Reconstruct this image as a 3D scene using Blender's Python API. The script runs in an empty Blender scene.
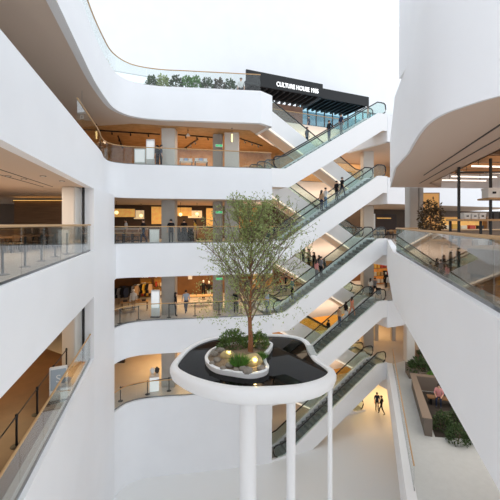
import bpy, bmesh, math, random
from mathutils import Vector, Matrix
random.seed(7)
C = bpy.context.scene.collection
PI = math.pi
F, HY, EZ, P, BAND = 340.0, 224.0, 1.376, 5.3, 2.17
LV = {1: -15.9, 2: -10.6, 3: -5.3, 4: 0.0, 5: 5.3, 6: 10.6}
CH = P - BAND            # clear height under each white band

# ------------------------------------------------------------------ materials
def lin(c):
    c = c / 255.0
    return c / 12.92 if c <= 0.04045 else ((c + 0.055) / 1.055) ** 2.4
def rgb(r, g, b): return (lin(r), lin(g), lin(b), 1)
MATS = {}
def mat(name, col, rough=0.6, metal=0.0, spec=0.5, emit=0, ecol=None, noise=0, nscale=4, bump=0):
    if name in MATS: return MATS[name]
    m = bpy.data.materials.new(name); m.use_nodes = True
    nt = m.node_tree; b = nt.nodes['Principled BSDF']
    c = rgb(*col)
    b.inputs['Base Color'].default_value = c
    b.inputs['Roughness'].default_value = rough
    b.inputs['Metallic'].default_value = metal
    b.inputs['Specular IOR Level'].default_value = spec
    if emit:
        b.inputs['Emission Color'].default_value = rgb(*(ecol or col))
        b.inputs['Emission Strength'].default_value = emit
    if noise or bump:
        tc = nt.nodes.new('ShaderNodeTexCoord'); n = nt.nodes.new('ShaderNodeTexNoise')
        n.inputs['Scale'].default_value = nscale; n.inputs['Detail'].default_value = 4
        nt.links.new(tc.outputs['Object'], n.inputs['Vector'])
        if noise:
            r = nt.nodes.new('ShaderNodeValToRGB')
            r.color_ramp.elements[0].position = .3; r.color_ramp.elements[1].position = .7
            r.color_ramp.elements[0].color = tuple(v * (1 - noise) for v in c[:3]) + (1,)
            r.color_ramp.elements[1].color = tuple(min(1, v * (1 + noise)) for v in c[:3]) + (1,)
            nt.links.new(n.outputs['Fac'], r.inputs['Fac']); nt.links.new(r.outputs['Color'], b.inputs['Base Color'])
        if bump:
            bp = nt.nodes.new('ShaderNodeBump'); bp.inputs['Strength'].default_value = bump
            nt.links.new(n.outputs['Fac'], bp.inputs['Height']); nt.links.new(bp.outputs['Normal'], b.inputs['Normal'])
    MATS[name] = m; return m
def wood(name, c1, c2, scale=(1, 8, 1), rough=.5, bands=6.0):
    if name in MATS: return MATS[name]
    m = mat(name, c1, rough); nt = m.node_tree; b = nt.nodes['Principled BSDF']
    tc = nt.nodes.new('ShaderNodeTexCoord'); mp = nt.nodes.new('ShaderNodeMapping'); mp.inputs['Scale'].default_value = scale
    w = nt.nodes.new('ShaderNodeTexNoise'); w.inputs['Scale'].default_value = bands; w.inputs['Detail'].default_value = 5
    r = nt.nodes.new('ShaderNodeValToRGB'); r.color_ramp.elements[0].color = rgb(*c1); r.color_ramp.elements[1].color = rgb(*c2)
    r.color_ramp.elements[0].position = .35; r.color_ramp.elements[1].position = .65
    nt.links.new(tc.outputs['Object'], mp.inputs['Vector']); nt.links.new(mp.outputs['Vector'], w.inputs['Vector'])
    nt.links.new(w.outputs['Fac'], r.inputs['Fac']); nt.links.new(r.outputs['Color'], b.inputs['Base Color'])
    return m
def glass(name, tint, refl=1.0, rough=.02):
    if name in MATS: return MATS[name]
    m = bpy.data.materials.new(name); m.use_nodes = True; nt = m.node_tree
    for n in list(nt.nodes): nt.nodes.remove(n)
    out = nt.nodes.new('ShaderNodeOutputMaterial'); tr = nt.nodes.new('ShaderNodeBsdfTransparent')
    gl = nt.nodes.new('ShaderNodeBsdfGlossy'); mx = nt.nodes.new('ShaderNodeMixShader'); fr = nt.nodes.new('ShaderNodeLayerWeight')
    pw = nt.nodes.new('ShaderNodeMath'); pw.operation = 'POWER'; pw.inputs[1].default_value = 4.5
    mu = nt.nodes.new('ShaderNodeMath'); mu.operation = 'MULTIPLY_ADD'; mu.inputs[1].default_value = .85; mu.inputs[2].default_value = .035 * refl
    tr.inputs['Color'].default_value = rgb(*tint); gl.inputs['Roughness'].default_value = rough
    nt.links.new(fr.outputs['Facing'], pw.inputs[0]); nt.links.new(pw.outputs[0], mu.inputs[0]); nt.links.new(mu.outputs[0], mx.inputs[0])
    nt.links.new(tr.outputs[0], mx.inputs[1]); nt.links.new(gl.outputs[0], mx.inputs[2]); nt.links.new(mx.outputs[0], out.inputs[0])
    MATS[name] = m; return m

WHITE = mat('white_render', (246, 247, 250), .55, spec=.3, noise=.015, nscale=.6)
WHITE2 = mat('white_truss', (247, 247, 248), .4, spec=.35)
WARMLIT = mat('white_warm_lit', (243, 226, 210), .6, spec=.2)  # white paint with the warm glow of the strip lights put into its colour
SOFFIT = mat('soffit_paint', (222, 203, 188), .75, spec=.1)
SOFFIT2 = mat('ceiling_paint_beige', (208, 188, 170), .75, spec=.1)
FLOORM = mat('polished_stone_floor', (206, 200, 194), .22, spec=.4, noise=.04, nscale=.8)
FLOORB = mat('brown_stone_floor', (150, 122, 98), .2, spec=.4, noise=.06, nscale=.8)
FLOORG = mat('terrace_floor', (205, 208, 208), .5, noise=.03)
BLACK = mat('black_metal', (24, 24, 26), .4, spec=.4)
DARK = mat('dark_grey', (52, 50, 50), .5)
STEEL = mat('brushed_steel', (150, 152, 155), .35, metal=.8)
TAN = mat('tan_handrail', (196, 158, 112), .45)
RUBBER = mat('black_rubber', (30, 32, 34), .35)
STEP = mat('step_grey', (128, 130, 132), .5, metal=.2)
GLASS = glass('clear_glass', (248, 251, 250), 1.0)
GLASST = glass('teal_glass', (236, 245, 243), 1.3)
GLASSR = glass('reflective_glass', (240, 243, 242), 2.5)
COLM = mat('concrete_column', (176, 170, 163), .7, noise=.05, nscale=2)
COLW = mat('white_column', (222, 217, 210), .6)
WOODO = wood('orange_wood', (206, 160, 108), (186, 138, 84), (1, 1, 1), bands=2)
WOODD = wood('dark_wood_panel', (126, 102, 80), (108, 86, 66), (.3, .3, 6), bands=3)
WOODM = wood('mid_wood', (150, 112, 76), (132, 96, 62), (.3, .3, 5), bands=3)
GOLD = mat('gold_wall', (214, 160, 80), .5, noise=.08, nscale=1.0)
GOLDD = mat('bronze_wall', (112, 76, 40), .5, noise=.2, nscale=1.2)
SHOPD = mat('shop_dark_wall', (84, 64, 46), .6, noise=.15, nscale=1.0)
EMW = mat('warm_strip_light', (255, 232, 204), emit=1.0)
EMC = mat('white_tube_light', (255, 240, 226), emit=1.8)
EMG = mat('golden_cove_light', (255, 200, 110), emit=1.3)
EMGLOBE = mat('globe_lamp_glass', (255, 222, 150), emit=2.0)
LEAF = mat('tree_leaf', (150, 164, 98), .6, noise=.35, nscale=9)
LEAFD = mat('dark_leaf', (62, 84, 42), .6, noise=.4, nscale=8)
LEAFB = mat('brownish_leaf', (84, 70, 46), .6, noise=.4, nscale=8)
LEAFG = mat('bright_leaf', (92, 140, 52), .6, noise=.35, nscale=8)
BARK = mat('bark', (140, 92, 62), .85, noise=.3, nscale=14, bump=.4)
LEAFS = mat('shrub_leaf', (92, 118, 58), .6, noise=.4, nscale=8)
BARKF = mat('branch_bark', (122, 106, 88), .85, noise=.2, nscale=10)
SOIL = mat('gravel_soil', (140, 120, 98), .95, noise=.35, nscale=18, bump=.6)
ROCK = mat('grey_rock', (150, 142, 132), .9, noise=.2, nscale=6, bump=.4)
ROCKY = mat('sandy_boulder', (196, 176, 128), .9, noise=.2, nscale=5, bump=.4)
POOL = mat('black_water', (5, 6, 7), .02, spec=.1)
PLANTER = mat('brown_planter', (122, 112, 102), .7, noise=.06)
WHITEPL = mat('white_plastic', (240, 240, 238), .4)
SCREEN = mat('lit_screen', (235, 238, 240), .4, emit=.5)
GREENS = mat('green_exit', (80, 200, 130), .4, emit=.6)
SHIRTS = {k: mat('cloth_' + k, v, .85, spec=.15) for k, v in dict(black=(34, 34, 38), navy=(44, 52, 74), white=(226, 226, 226), grey=(128, 130, 136), pink=(216, 150, 150), yellow=(220, 176, 70), red=(180, 60, 54), blue=(104, 140, 176), tan=(180, 150, 120), denim=(70, 84, 108), coral=(222, 150, 124), teal=(96, 128, 128), lightblue=(176, 190, 210)).items()}
SKIN = mat('skin', (214, 170, 142), .6)
HAIRM = mat('dark_hair', (32, 26, 24), .6)
SHOE = mat('shoe', (50, 48, 48), .6)
SHOEW = mat('white_shoe', (220, 220, 218), .6)

# ------------------------------------------------------------------ mesh helpers
class MB:
    def __init__(s): s.bm = bmesh.new()
    def box(s, x0, x1, y0, y1, z0, z1, m=None, bev=0):
        vs = [s.bm.verts.new(v) for v in ((x0,y0,z0),(x1,y0,z0),(x1,y1,z0),(x0,y1,z0),(x0,y0,z1),(x1,y0,z1),(x1,y1,z1),(x0,y1,z1))]
        if m is not None:
            for v in vs: v.co = m @ v.co
        fs = [s.bm.faces.new([vs[i] for i in q]) for q in ((3,2,1,0),(4,5,6,7),(0,1,5,4),(1,2,6,5),(2,3,7,6),(3,0,4,7))]
        if bev:
            es = list({e for f in fs for e in f.edges})
            bmesh.ops.bevel(s.bm, geom=es, offset=bev, segments=2, affect='EDGES', clamp_overlap=True)
        return s
    def prism(s, pts, z0, z1):          # 2D outline extruded in z
        n = len(pts)
        a = [s.bm.verts.new((p[0], p[1], z0)) for p in pts]; b = [s.bm.verts.new((p[0], p[1], z1)) for p in pts]
        s.bm.faces.new(a[::-1]); s.bm.faces.new(b)
        for i in range(n): s.bm.faces.new((a[i], a[(i+1) % n], b[(i+1) % n], b[i]))
        return s
    def slabxz(s, pts, y0, y1):         # (x,z) outline extruded in y
        n = len(pts)
        a = [s.bm.verts.new((p[0], y0, p[1])) for p in pts]; b = [s.bm.verts.new((p[0], y1, p[1])) for p in pts]
        s.bm.faces.new(a); s.bm.faces.new(b[::-1])
        for i in range(n): s.bm.faces.new((a[i], b[i], b[(i+1) % n], a[(i+1) % n]))
        return s
    def tube(s, pts, r, seg=8, closed=False):
        pts = [Vector(p) for p in pts]; n = len(pts); rings = []
        rs = r if isinstance(r, (list, tuple)) else [r] * n
        for i, p in enumerate(pts):
            t = (pts[min(i+1, n-1)] - pts[max(i-1, 0)])
            if t.length < 1e-9: t = Vector((0, 0, 1))
            t.normalize()
            up = Vector((0, 0, 1)) if abs(t.z) < .95 else Vector((1, 0, 0))
            u = t.cross(up).normalized(); v = u.cross(t).normalized()
            rings.append([s.bm.verts.new(p + (u * math.cos(2*PI*k/seg) + v * math.sin(2*PI*k/seg)) * rs[i]) for k in range(seg)])
        for i in range(n - 1):
            for k in range(seg): s.bm.faces.new((rings[i][k], rings[i][(k+1) % seg], rings[i+1][(k+1) % seg], rings[i+1][k]))
        s.bm.faces.new(rings[0][::-1]); s.bm.faces.new(rings[-1])
        return s
    def lathe(s, prof, seg=20, c=(0, 0, 0), sx=1, sy=1):
        rings = []
        for r, z in prof:
            rings.append([s.bm.verts.new((c[0] + sx * r * math.cos(2*PI*k/seg), c[1] + sy * r * math.sin(2*PI*k/seg), c[2] + z)) for k in range(seg)])
        for i in range(len(prof) - 1):
            for k in range(seg): s.bm.faces.new((rings[i][k], rings[i][(k+1) % seg], rings[i+1][(k+1) % seg], rings[i+1][k]))
        s.bm.faces.new(rings[0][::-1]); s.bm.faces.new(rings[-1])
        return s
    def ball(s, c, r, seg=12, sc=(1, 1, 1), jit=0, rnd=None):
        m = Matrix.Translation(c) @ Matrix.Diagonal((*sc, 1))
        g = bmesh.ops.create_uvsphere(s.bm, u_segments=seg, v_segments=max(5, seg * 2 // 3), radius=r, matrix=m)
        if jit:
            for v in g['verts']: v.co += Vector((rnd.uniform(-1, 1), rnd.uniform(-1, 1), rnd.uniform(-1, 1))) * jit
        return s
    def strip(s, pts, z0, z1, th, bev=0):   # vertical wall along a plan polyline, thickness to the left of travel
        pts = [Vector(p) for p in pts]; n = len(pts); off = []
        for i in range(n):
            d0 = (pts[i] - pts[i-1]).normalized() if i else None
            d1 = (pts[i+1] - pts[i]).normalized() if i < n - 1 else None
            if d0 is None: d0 = d1
            if d1 is None: d1 = d0
            n0 = Vector((-d0.y, d0.x)); n1 = Vector((-d1.y, d1.x)); b = (n0 + n1)
            b = b.normalized() if b.length > .2 else n0
            off.append(pts[i] + b * min(th / max(.35, b.dot(n0)), th * 2.5))
        zz = z1 if isinstance(z1, (list, tuple)) else [z1] * n
        z00 = z0 if isinstance(z0, (list, tuple)) else [z0] * n
        A = [[s.bm.verts.new((p.x, p.y, z)) for p, z in zip(q, Z)] for q, Z in ((pts, z00), (pts, zz), (off, zz), (off, z00))]
        for i in range(n - 1):
            for k in range(4): s.bm.faces.new((A[k][i], A[k][i+1], A[(k+1) % 4][i+1], A[(k+1) % 4][i]))
        s.bm.faces.new([A[k][0] for k in range(4)]); s.bm.faces.new([A[k][-1] for k in (3, 2, 1, 0)])
        return s
    def mesh(s, name, m, smooth=None):
        bmesh.ops.recalc_face_normals(s.bm, faces=s.bm.faces)
        me = bpy.data.meshes.new(name); s.bm.to_mesh(me); s.bm.free()
        if m: me.materials.append(m)
        if smooth:
            me.polygons.foreach_set('use_smooth', [True] * len(me.polygons)); me.set_sharp_from_angle(angle=math.radians(smooth))
        me.update(); return me
    def obj(s, name, m, parent=None, smooth=None, loc=None, rz=0):
        o = bpy.data.objects.new(name, s.mesh(name, m, smooth)); C.objects.link(o); o.parent = parent
        if loc is not None: o.location = loc
        if rz: o.rotation_euler.z = rz
        return o
def thing(name, label, cat, loc=(0, 0, 0), rz=0, group=None):
    o = bpy.data.objects.new(name, None); C.objects.link(o); o.location = loc; o.rotation_euler.z = rz
    o.empty_display_size = .2; o['label'] = label; o['category'] = cat
    if group: o['group'] = group
    return o
def tag(o, label, cat, group=None, kind=None):
    o['label'] = label; o['category'] = cat
    if group: o['group'] = group
    if kind: o['kind'] = kind
    return o
def struct(o, label=None, cat=None):
    o['kind'] = 'structure'
    if label: o['label'] = label; o['category'] = cat
    return o
def dup(root, loc, rz=0, label=None, group=None):
    r = root.copy(); C.objects.link(r); r.location = loc; r.rotation_euler = (0, 0, rz)
    if label: r['label'] = label
    if group: r['group'] = group
    for ch in list(root.children):
        c = ch.copy(); C.objects.link(c); c.parent = r
        for g in list(ch.children):
            d = g.copy(); C.objects.link(d); d.parent = c
    return r
def smooth_poly(pts, sub=6, closed=False):
    out = []; n = len(pts)
    for i in range(n if closed else n - 1):
        g = (lambda k: Vector(pts[k % n])) if closed else (lambda k: Vector(pts[max(0, min(n - 1, k))]))
        p0, p1, p2, p3 = g(i-1), g(i), g(i+1), g(i+2)
        for k in range(sub):
            t = k / sub
            out.append(.5 * ((2*p1) + (p2-p0)*t + (2*p0-5*p1+4*p2-p3)*t*t + (3*p1-p0-3*p2+p3)*t**3))
    if not closed: out.append(Vector(pts[-1]))
    return out
def onz(px, py, z):
    Y = F * (EZ - z) / (py - HY); return Vector(((px - 250) / F * Y, Y))
def X(px, Y): return (px - 250) / F * Y

# ------------------------------------------------------------------ plan of the atrium
def LEFT(y): return Vector((-3.325 - .2626 * y, y))
def RIGHT(y): return Vector((2.11 + .293 * y, y))
V2 = lambda *a: Vector(a)
ang = math.radians(23.5); E = V2(math.cos(ang), math.sin(ang)); N = V2(-E.y, E.x); O = V2(2.4, 25.0)
def ESC(s, t): return O + E * s + N * t
RUN, WID, T2, WELL = 9.27, 1.7, 2.6, 5.2
P1, P2, P3, P4 = ESC(-.9, 0), ESC(-.9, WELL), ESC(10.2, WELL), ESC(10.2, 0)
A = V2(.57, 24.4)
PIER0, PIER1 = LEFT(16.7), V2(-8.62, 21.5)
EL = {
 6: [LEFT(-4), LEFT(12)] + smooth_poly([LEFT(15.5), V2(-7.75, 17), V2(-8.1, 18.9), V2(-8.3, 20.6), V2(-8.0, 21.8), V2(-7.3, 22.5), V2(-6.0, 22.95), V2(-4.7, 23.1)], 5) + [V2(.75, 23.75)],
 5: [LEFT(-4), LEFT(14)] + smooth_poly([LEFT(17), LEFT(18.8), V2(-8.8, 20.4), V2(-8.95, 21.6), V2(-8.5, 22.35), V2(-7.5, 22.75), V2(-4.1, 23.42)], 5) + [A],
 4: [LEFT(-4), PIER0, PIER1, V2(-8.78, 22.25), V2(-8.2, 22.55), V2(-7.5, 22.72), A],
 3: [LEFT(-4), PIER0] + smooth_poly([PIER1, V2(-8.4, 22.1), V2(-8.0, 22.65), V2(-6.9, 23.15), V2(-4.2, 23.6)], 5) + [A],
 2: [PIER1 + V2(-3, -1), PIER0 + V2(-4, 2)] + smooth_poly([PIER1, V2(-8.4, 22.1), V2(-8.0, 22.7), V2(-6.9, 23.2), V2(-4.2, 23.6)], 5) + [A],
}
R5 = [V2(9.0, 16.3), V2(6.68, 16.1), V2(4.52, 10.5)] + smooth_poly([V2(3.9, 8.3), V2(3.28, 6.5), V2(3.08, 5.6), V2(3.2, 5.0), V2(3.6, 4.4), V2(4.6, 3.6), V2(6.5, 2.8)], 5) + [V2(14, 1.5)]
R4 = [V2(6.83, 16.13), V2(3.51, 4.77), V2(1.6, -1.7)]
R2 = [V2(11.97, 29.3), V2(9.06, 21.1), V2(7.0, 15.2), V2(6.1, 12.5)]
FARR = V2(30, 37.2)

def inset(pts, d):
    out = []
    for i, p in enumerate(pts):
        a = pts[max(0, i-1)]; b = pts[min(len(pts)-1, i+1)]; t = (Vector(b) - Vector(a)).normalized(); out.append(Vector(p) + V2(-t.y, t.x) * d)
    return out

# ------------------------------------------------------------------ shell: floors, ceilings, white bands
def slab(name, poly, z0, z1, m): return struct(MB().prism(poly, z0, z1).obj(name, m))
left_out = [V2(-26, 46), V2(-26, -4)]
def outline(l):
    e = list(EL[l])
    well = [P1, P2, P3, P4]
    if l == 6: return e + well + [FARR, V2(30, 48), V2(-26, 48), V2(-26, -4)]
    if l == 5: return e + well + [FARR, V2(30, 48), V2(-26, 48), V2(-26, -4)]
    if l == 4: return e + well + R4 + [V2(30, -1.7), V2(30, 48), V2(-26, 48), V2(-26, -4)]
    if l == 3: return e + well + [FARR, V2(30, 48), V2(-26, 48), V2(-26, -4)]
    return e + well + R2 + [V2(30, 12.5), V2(30, 48), V2(-26, 48)]
for l in (6, 5, 4, 3, 2):
    z = LV[l]
    slab('floor', outline(l), z - .3, z, {6: FLOORG, 5: FLOORM, 4: FLOORM, 3: FLOORM, 2: FLOORM}[l])
    slab('ceiling', outline(l), z - BAND, z - BAND + .25, {6: SOFFIT, 5: SOFFIT2, 4: SOFFIT2, 3: SOFFIT2, 2: SOFFIT2}[l])
slab('floor', [V2(-26, -4), V2(30, -4), V2(30, 48), V2(-26, 48)], LV[1] - .3, LV[1], mat('ground_white_floor', (238, 238, 236), .35))
# white bands (slab edges)
def band(pts, z0, z1, name, m=WHITE, th=.32): return struct(MB().strip(inset([Vector(p) for p in pts], -.045), z0 - .02, z1, th).obj(name, m, smooth=35))
CURB = .06
for l in (6, 5, 4, 3, 2):
    z = LV[l]; e = EL[l]
    if l == 4:
        band(e[:2], z - BAND, z + CURB, 'wall_left'); band(e[2:] + [P1], z - BAND, z + CURB, 'wall_back')
    elif l == 3:
        band(e[:2], z - BAND - 9, z + CURB, 'wall_left'); band(e[2:] + [P1], z - BAND, z + CURB, 'wall_back')
    elif l == 2:
        band(e[2:] + [P1], LV[1], z + CURB, 'wall_back')
    else:
        band(e + [P1], z - BAND, z + CURB, 'wall_back')
    band([P1, P2], z - BAND, z, 'wall_back'); band([P2, P3], z - BAND, z + CURB, 'wall_back', WARMLIT); band([P3, P4], z - BAND, z, 'wall_back')
band([PIER0, PIER1], LV[1], CH + .05, 'wall_left', th=.9)                       # the white pier between the left and back openings
band([P4, FARR], LV[6] - BAND, LV[6] + CURB, 'wall_right'); band([P4, FARR], LV[5] - BAND, LV[5] + CURB, 'wall_right')
band([P4] + R4, -BAND - .12, CURB, 'wall_right')
band([P4, FARR], LV[3] - BAND, LV[3] + CURB, 'wall_right')
band([P4] + R2[1:], LV[2] - BAND, LV[2] + .12, 'wall_right', th=.42)
# right-hand floor above eye level: a rounded peninsula with a solid parapet
pen = R5 + [V2(16, 1.5), V2(16, 16.9)]
slab('floor', pen, LV[5] - .3, LV[5], FLOORM)
band([V2(16, 16.9)] + R5, CH, LV[5] + .02, 'wall_right', th=.05)
i0 = 2
up = [V2(4.52 - .372 * 1.25, 9.25)] + R5[3:]
struct(MB().strip(up, LV[5] + .02, 14.5, .28).obj('wall_right', WHITE, smooth=35))
# its soffit: a painted rim with two shadow-gap grooves, then a raised timber-framed ceiling
rimin = [V2(9.0, 16.0), V2(7.75, 14.6), V2(5.93, 8.06), V2(5.2, 5.4), V2(5.6, 4.9), V2(16, 4.2)]
rim = R5 + [V2(16, 1.4), V2(16, 4.2)] + rimin[::-1][1:]
slab('ceiling', R5 + [V2(14, 4.2)] + rimin[::-1][1:], CH, CH + .12, SOFFIT)
CEILD = mat('dark_open_ceiling', (96, 74, 58), .8)
slab('ceiling', [V2(5.0, 4.8), V2(16, 4.0), V2(16, 16.5), V2(8.9, 16.0), V2(7.6, 14.6), V2(5.8, 8.06)], CH + 1.1, CH + 1.2, CEILD)
struct(MB().strip(rimin[::-1], CH, CH + 1.1, .06).obj('trim_1', SOFFIT2))
for k, (a, b) in enumerate((((5.75, 10.6), (4.38, 5.96)), ((6.7, 12.6), (5.0, 6.7)))):
    a, b = V2(*a), V2(*b)
    struct(MB().strip([a + (a - b) * .35, b], CH - .012, CH + .02, .035).obj('trim_%d' % (k + 2), DARK))
for a, b in (((-9.3, 16), (-6.6, 5)), ((-9.75, 16), (-7.4, 5))):                 # shadow gaps in the left balcony ceiling
    struct(MB().strip([V2(*a), V2(*b)], CH - .012, CH + .02, .04).obj('trim_4', DARK))
# interior back walls, level by level
IW = [V2(-25, 29.0), V2(-6, 32.2), V2(3, 34.0), V2(6, 37.5), V2(60, 57.5)]
for l, m in ((5, WOODO), (4, SHOPD), (3, GOLDD), (2, GOLD), (1, GOLD)):
    struct(MB().strip(IW, LV[l], LV[l] + CH, .2).obj('wall_back', m))
struct(MB().strip([V2(-25.5, -4), V2(-25.5, 30)], LV[5], LV[6] - BAND, .2).obj('wall_left', WOODM))
struct(MB().strip([V2(-17, -4), V2(-17.4, 22.0)], 0, CH, .2).obj('wall_left', WOODM))
struct(MB().strip([V2(-10.6, -4), V2(-15.2, 13), V2(-17.2, 22), V2(-17.2, 30)], LV[3], LV[3] + CH, .2).obj('wall_left', WOODD))
# orange timber ceiling on the floor above
struct(MB().prism([V2(-16, 25.5), V2(-8.2, 23.9), V2(0, 25.6), V2(2.2, 31), V2(6, 36), V2(-16, 33)], LV[6] - BAND - .03, LV[6] - BAND, ).obj('ceiling', WOODO))
slab('floor', inset([LEFT(-4), LEFT(16.6)], .5) + [V2(-17, 22), V2(-15.4, 13), V2(-12, 3), V2(-10, -4)][0:4], LV[3], LV[3] + .012, mat('dark_plank_floor', (112, 84, 60), .3, spec=.3, noise=.12, nscale=2))
slab('floor', [V2(7.5, 16.2), V2(4.2, 4.77), V2(2.3, -1.5), V2(29, -1.5), V2(29, 30), V2(12.3, 29)], 0, .012, FLOORB)
slab('floor', [V2(12.4, 29.2), V2(9.5, 21.0), V2(7.4, 15.2), V2(6.6, 12.6), V2(29, 12.6), V2(29, 33), V2(14, 30)], LV[2], LV[2] + .012, FLOORG)
# columns
def column(x, y, z0, z1, w, m, d=None, name='column'):
    d = d or w
    return struct(MB().box(x - w/2, x + w/2, y - d/2, y + d/2, z0, z1, bev=.04).obj(name, m))
for l, m in ((5, COLW), (4, COLM), (3, COLM), (2, COLM)):
    z = LV[l]
    column(X(169.5, 25.4), 25.4, z, z + CH, .98, m); column(X(232, 26.6), 26.6, z, z + CH, 1.1, COLW if l == 5 else COLM)
    column(X(218, 26.9), 26.9, z, z + CH, .75, COLM)
    column(X(367, 33.5), 33.5, z, z + CH, 1.0, COLW if l > 3 else COLM)
for l in (4, 3):
    column(LEFT(15.9).x - 1.0, 16.2, LV[l], LV[l] + CH, .62, COLW); 
    struct(MB().box(LEFT(16.4).x - .42, LEFT(16.4).x - .34, 16.3, 16.4, LV[l], LV[l] + CH).obj('trim_5', BLACK))
column(X(411.5, 16.9), 16.9, 0, CH + .8, .42, COLM, .6); column(X(418.5, 16.9), 16.9, 0, CH + .8, .22, COLM, .6)
struct(MB().box(X(414.6, 16.9), X(416.6, 16.9), 16.8, 17.1, 0, CH + .8).obj('trim_6', DARK))

# ------------------------------------------------------------------ escalators
def make_escalator(light):
    t = thing('escalator', 'x', 'escalator')
    top = [(-.9, .14), (0, .14), (.3, .2), (RUN - .1, P + .14), (RUN + .3, P + .16), (10.2, P + .14)]
    bot = [(10.2, P - 1.28), (RUN + .42, P - 1.28), (.52, -1.22), (-.9, -1.22)]
    for y0 in (0, WID - .2):
        MB().slabxz(top + bot, y0, y0 + .2).obj('side_panel', WHITE2, t)
    so = MB(); pts = bot; 
    so.slabxz([(10.2, P - 1.26), (RUN + .41, P - 1.26), (.51, -1.2), (-.9, -1.2), (-.9, -1.05), (.45, -1.05), (RUN + .35, P - 1.1), (10.2, P - 1.1)], .2, WID - .2).obj('soffit', WARMLIT, t)
    for s0, s1, z in ((-.9, .25, 0.02), (RUN - .05, 10.2, P + .02)):
        MB().box(s0, s1, .2, WID - .2, z - .1, z).obj('landing_plate', STEEL, t)
    sm = MB().slabxz([(0, -.24), (.42, -.24), (.42, 0), (.03, 0), (0, -.05)], .28, WID - .28).mesh('step', STEP)
    n = 23
    for k in range(n):
        o = bpy.data.objects.new('step', sm); C.objects.link(o); o.parent = t
        o.location = (.15 + (RUN - .2) * k / n, 0, .06 + P * k / n)
    for y in (.1, WID - .1):
        g = [(-.55, .14), (0, .14), (.3, .2), (RUN - .1, P + .14), (RUN + .3, P + .16), (9.95, P + .14)]
        h = [(x, z + .88) for x, z in g]; h[0] = (-.62, 1.0); h[-1] = (10.0, P + 1.02)
        gb = MB().slabxz(g + h[::-1], y - .012, y + .012).obj('glass_balustrade', GLASST, t)
        path = [(-.4, y, .2), (-.6, y, .3), (-.72, y, .6), (-.66, y, .9), (-.5, y, 1.04), (-.05, y, 1.06), (.3, y, 1.14), (RUN - .1, y, P + 1.08), (RUN + .3, y, P + 1.1), (9.9, y, P + 1.08), (10.06, y, P + .95), (10.1, y, P + .6), (10.0, y, P + .3), (9.8, y, P + .2)]
        MB().tube(path, .05, 8).obj('handrail', RUBBER, gb, smooth=50)
    if light:
        for y in (WID + .005, .0):
            d = .1 if y > 1 else -.1
            y0, y1 = (WID, WID + .05) if y > 1 else (-.05, 0)
            MB().slabxz([(-.9, -1.16), (.52, -1.16), (RUN + .42, P - 1.22), (10.2, P - 1.22), (10.2, P - 1.17), (RUN + .4, P - 1.17), (.5, -1.11), (-.9, -1.11)], y0, y1).obj('strip_light', EMW, t)
    return t
ORD = {5: 'topmost', 4: 'second from top', 3: 'third from top', 2: 'fourth from top', 1: 'lowest'}
fr = make_escalator(False); rr = make_escalator(True)
for l in (5, 4, 3, 2, 1):
    p = ESC(0, 0); lab = 'white-sided escalator rising to the right in the front bank, %s' % ORD[l]
    if l == 5: o = fr; o.location = (p.x, p.y, LV[l]); o.rotation_euler.z = ang; o['label'] = lab; o['group'] = 'front bank of escalators'
    else: dup(fr, (p.x, p.y, LV[l]), ang, lab)
    q = ESC(RUN, T2 + WID); lab = 'escalator rising to the left with lit underside, rear bank, %s' % ORD[l]
    if l == 5: o = rr; o.location = (q.x, q.y, LV[l]); o.rotation_euler.z = ang + PI; o['label'] = lab; o['group'] = 'rear bank of escalators'
    else: dup(rr, (q.x, q.y, LV[l]), ang + PI, lab)
fr['label'] = 'white-sided escalator rising to the right in the front bank, topmost'
def esc_z(s, l): return LV[l] + max(0, min(1, s / RUN)) * P + .12

# ------------------------------------------------------------------ glass railings
def railing(label, pts, z, h, pan=2.0, rail=TAN, g=GLASS, closed=False, inset=.1, rr_=.035, base=CURB):
    pts = [Vector(p) for p in pts]
    t = thing('glass_railing', label, 'railing', (pts[0].x, pts[0].y, z), 0, 'atrium glass railings')
    o0 = pts[0]; seg = []; d = 0
    cum = [0]
    for a, b in zip(pts, pts[1:]): cum.append(cum[-1] + (b - a).length)
    def along(u):
        for i in range(len(pts) - 1):
            if u <= cum[i+1] + 1e-6: return pts[i].lerp(pts[i+1], (u - cum[i]) / max(1e-6, cum[i+1] - cum[i]))
        return pts[-1]
    n = max(1, round(cum[-1] / pan))
    for k in range(n):
        a0, a1 = cum[-1] * k / n + .012, cum[-1] * (k + 1) / n - .012
        mid = [pts[i] for i in range(len(pts)) if a0 < cum[i] < a1]
        q = [along(a0)] + mid + [along(a1)]
        MB().strip([p - o0 for p in q], base, h - .02, .016).obj('glass_panel', g, t)
    MB().tube([(p.x - o0.x, p.y - o0.y, h) for p in pts], rr_, 8).obj('handrail', rail, t, smooth=60)
    MB().strip([p - o0 for p in pts], base, base + .07, .05).obj('base_channel', STEEL, t)
    return t
railing('glass balustrade with tan handrail along left balcony at eye level', inset([LEFT(3.5), LEFT(16.6)], .1), 0, 1.33, 1.7, g=GLASSR)
railing('glass balustrade with tan handrail on left balcony below eye level', inset([LEFT(5), LEFT(16.6)], .1), LV[3], 1.3, 1.7)
railing('glass balustrade on left and back edge one floor above eye level', inset(EL[5][1:] + [P1], .1), LV[5], 1.25)
railing('glass balustrade along planted roof-level edge at top', inset(EL[6][1:], .1), LV[6], 1.25)
railing('glass balustrade along back edge of eye-level cafe floor', inset(EL[4][2:] + [P1], .1), 0, 1.2)
railing('glass balustrade along curved back edge of clothing shop floor', inset(EL[3][2:] + [P1], .1), LV[3], 1.2)
railing('glass balustrade along curved back edge of lowest golden floor', inset(EL[2][2:] + [P1], .1), LV[2], 1.2)
railing('reflective glass balustrade with tan handrail on right balcony', inset([V2(8.9, 16.5), V2(6.83, 16.13), V2(3.51, 4.77), V2(2.4, 1.0)], .1), 0, 1.17, 2.3, g=GLASSR)
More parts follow.
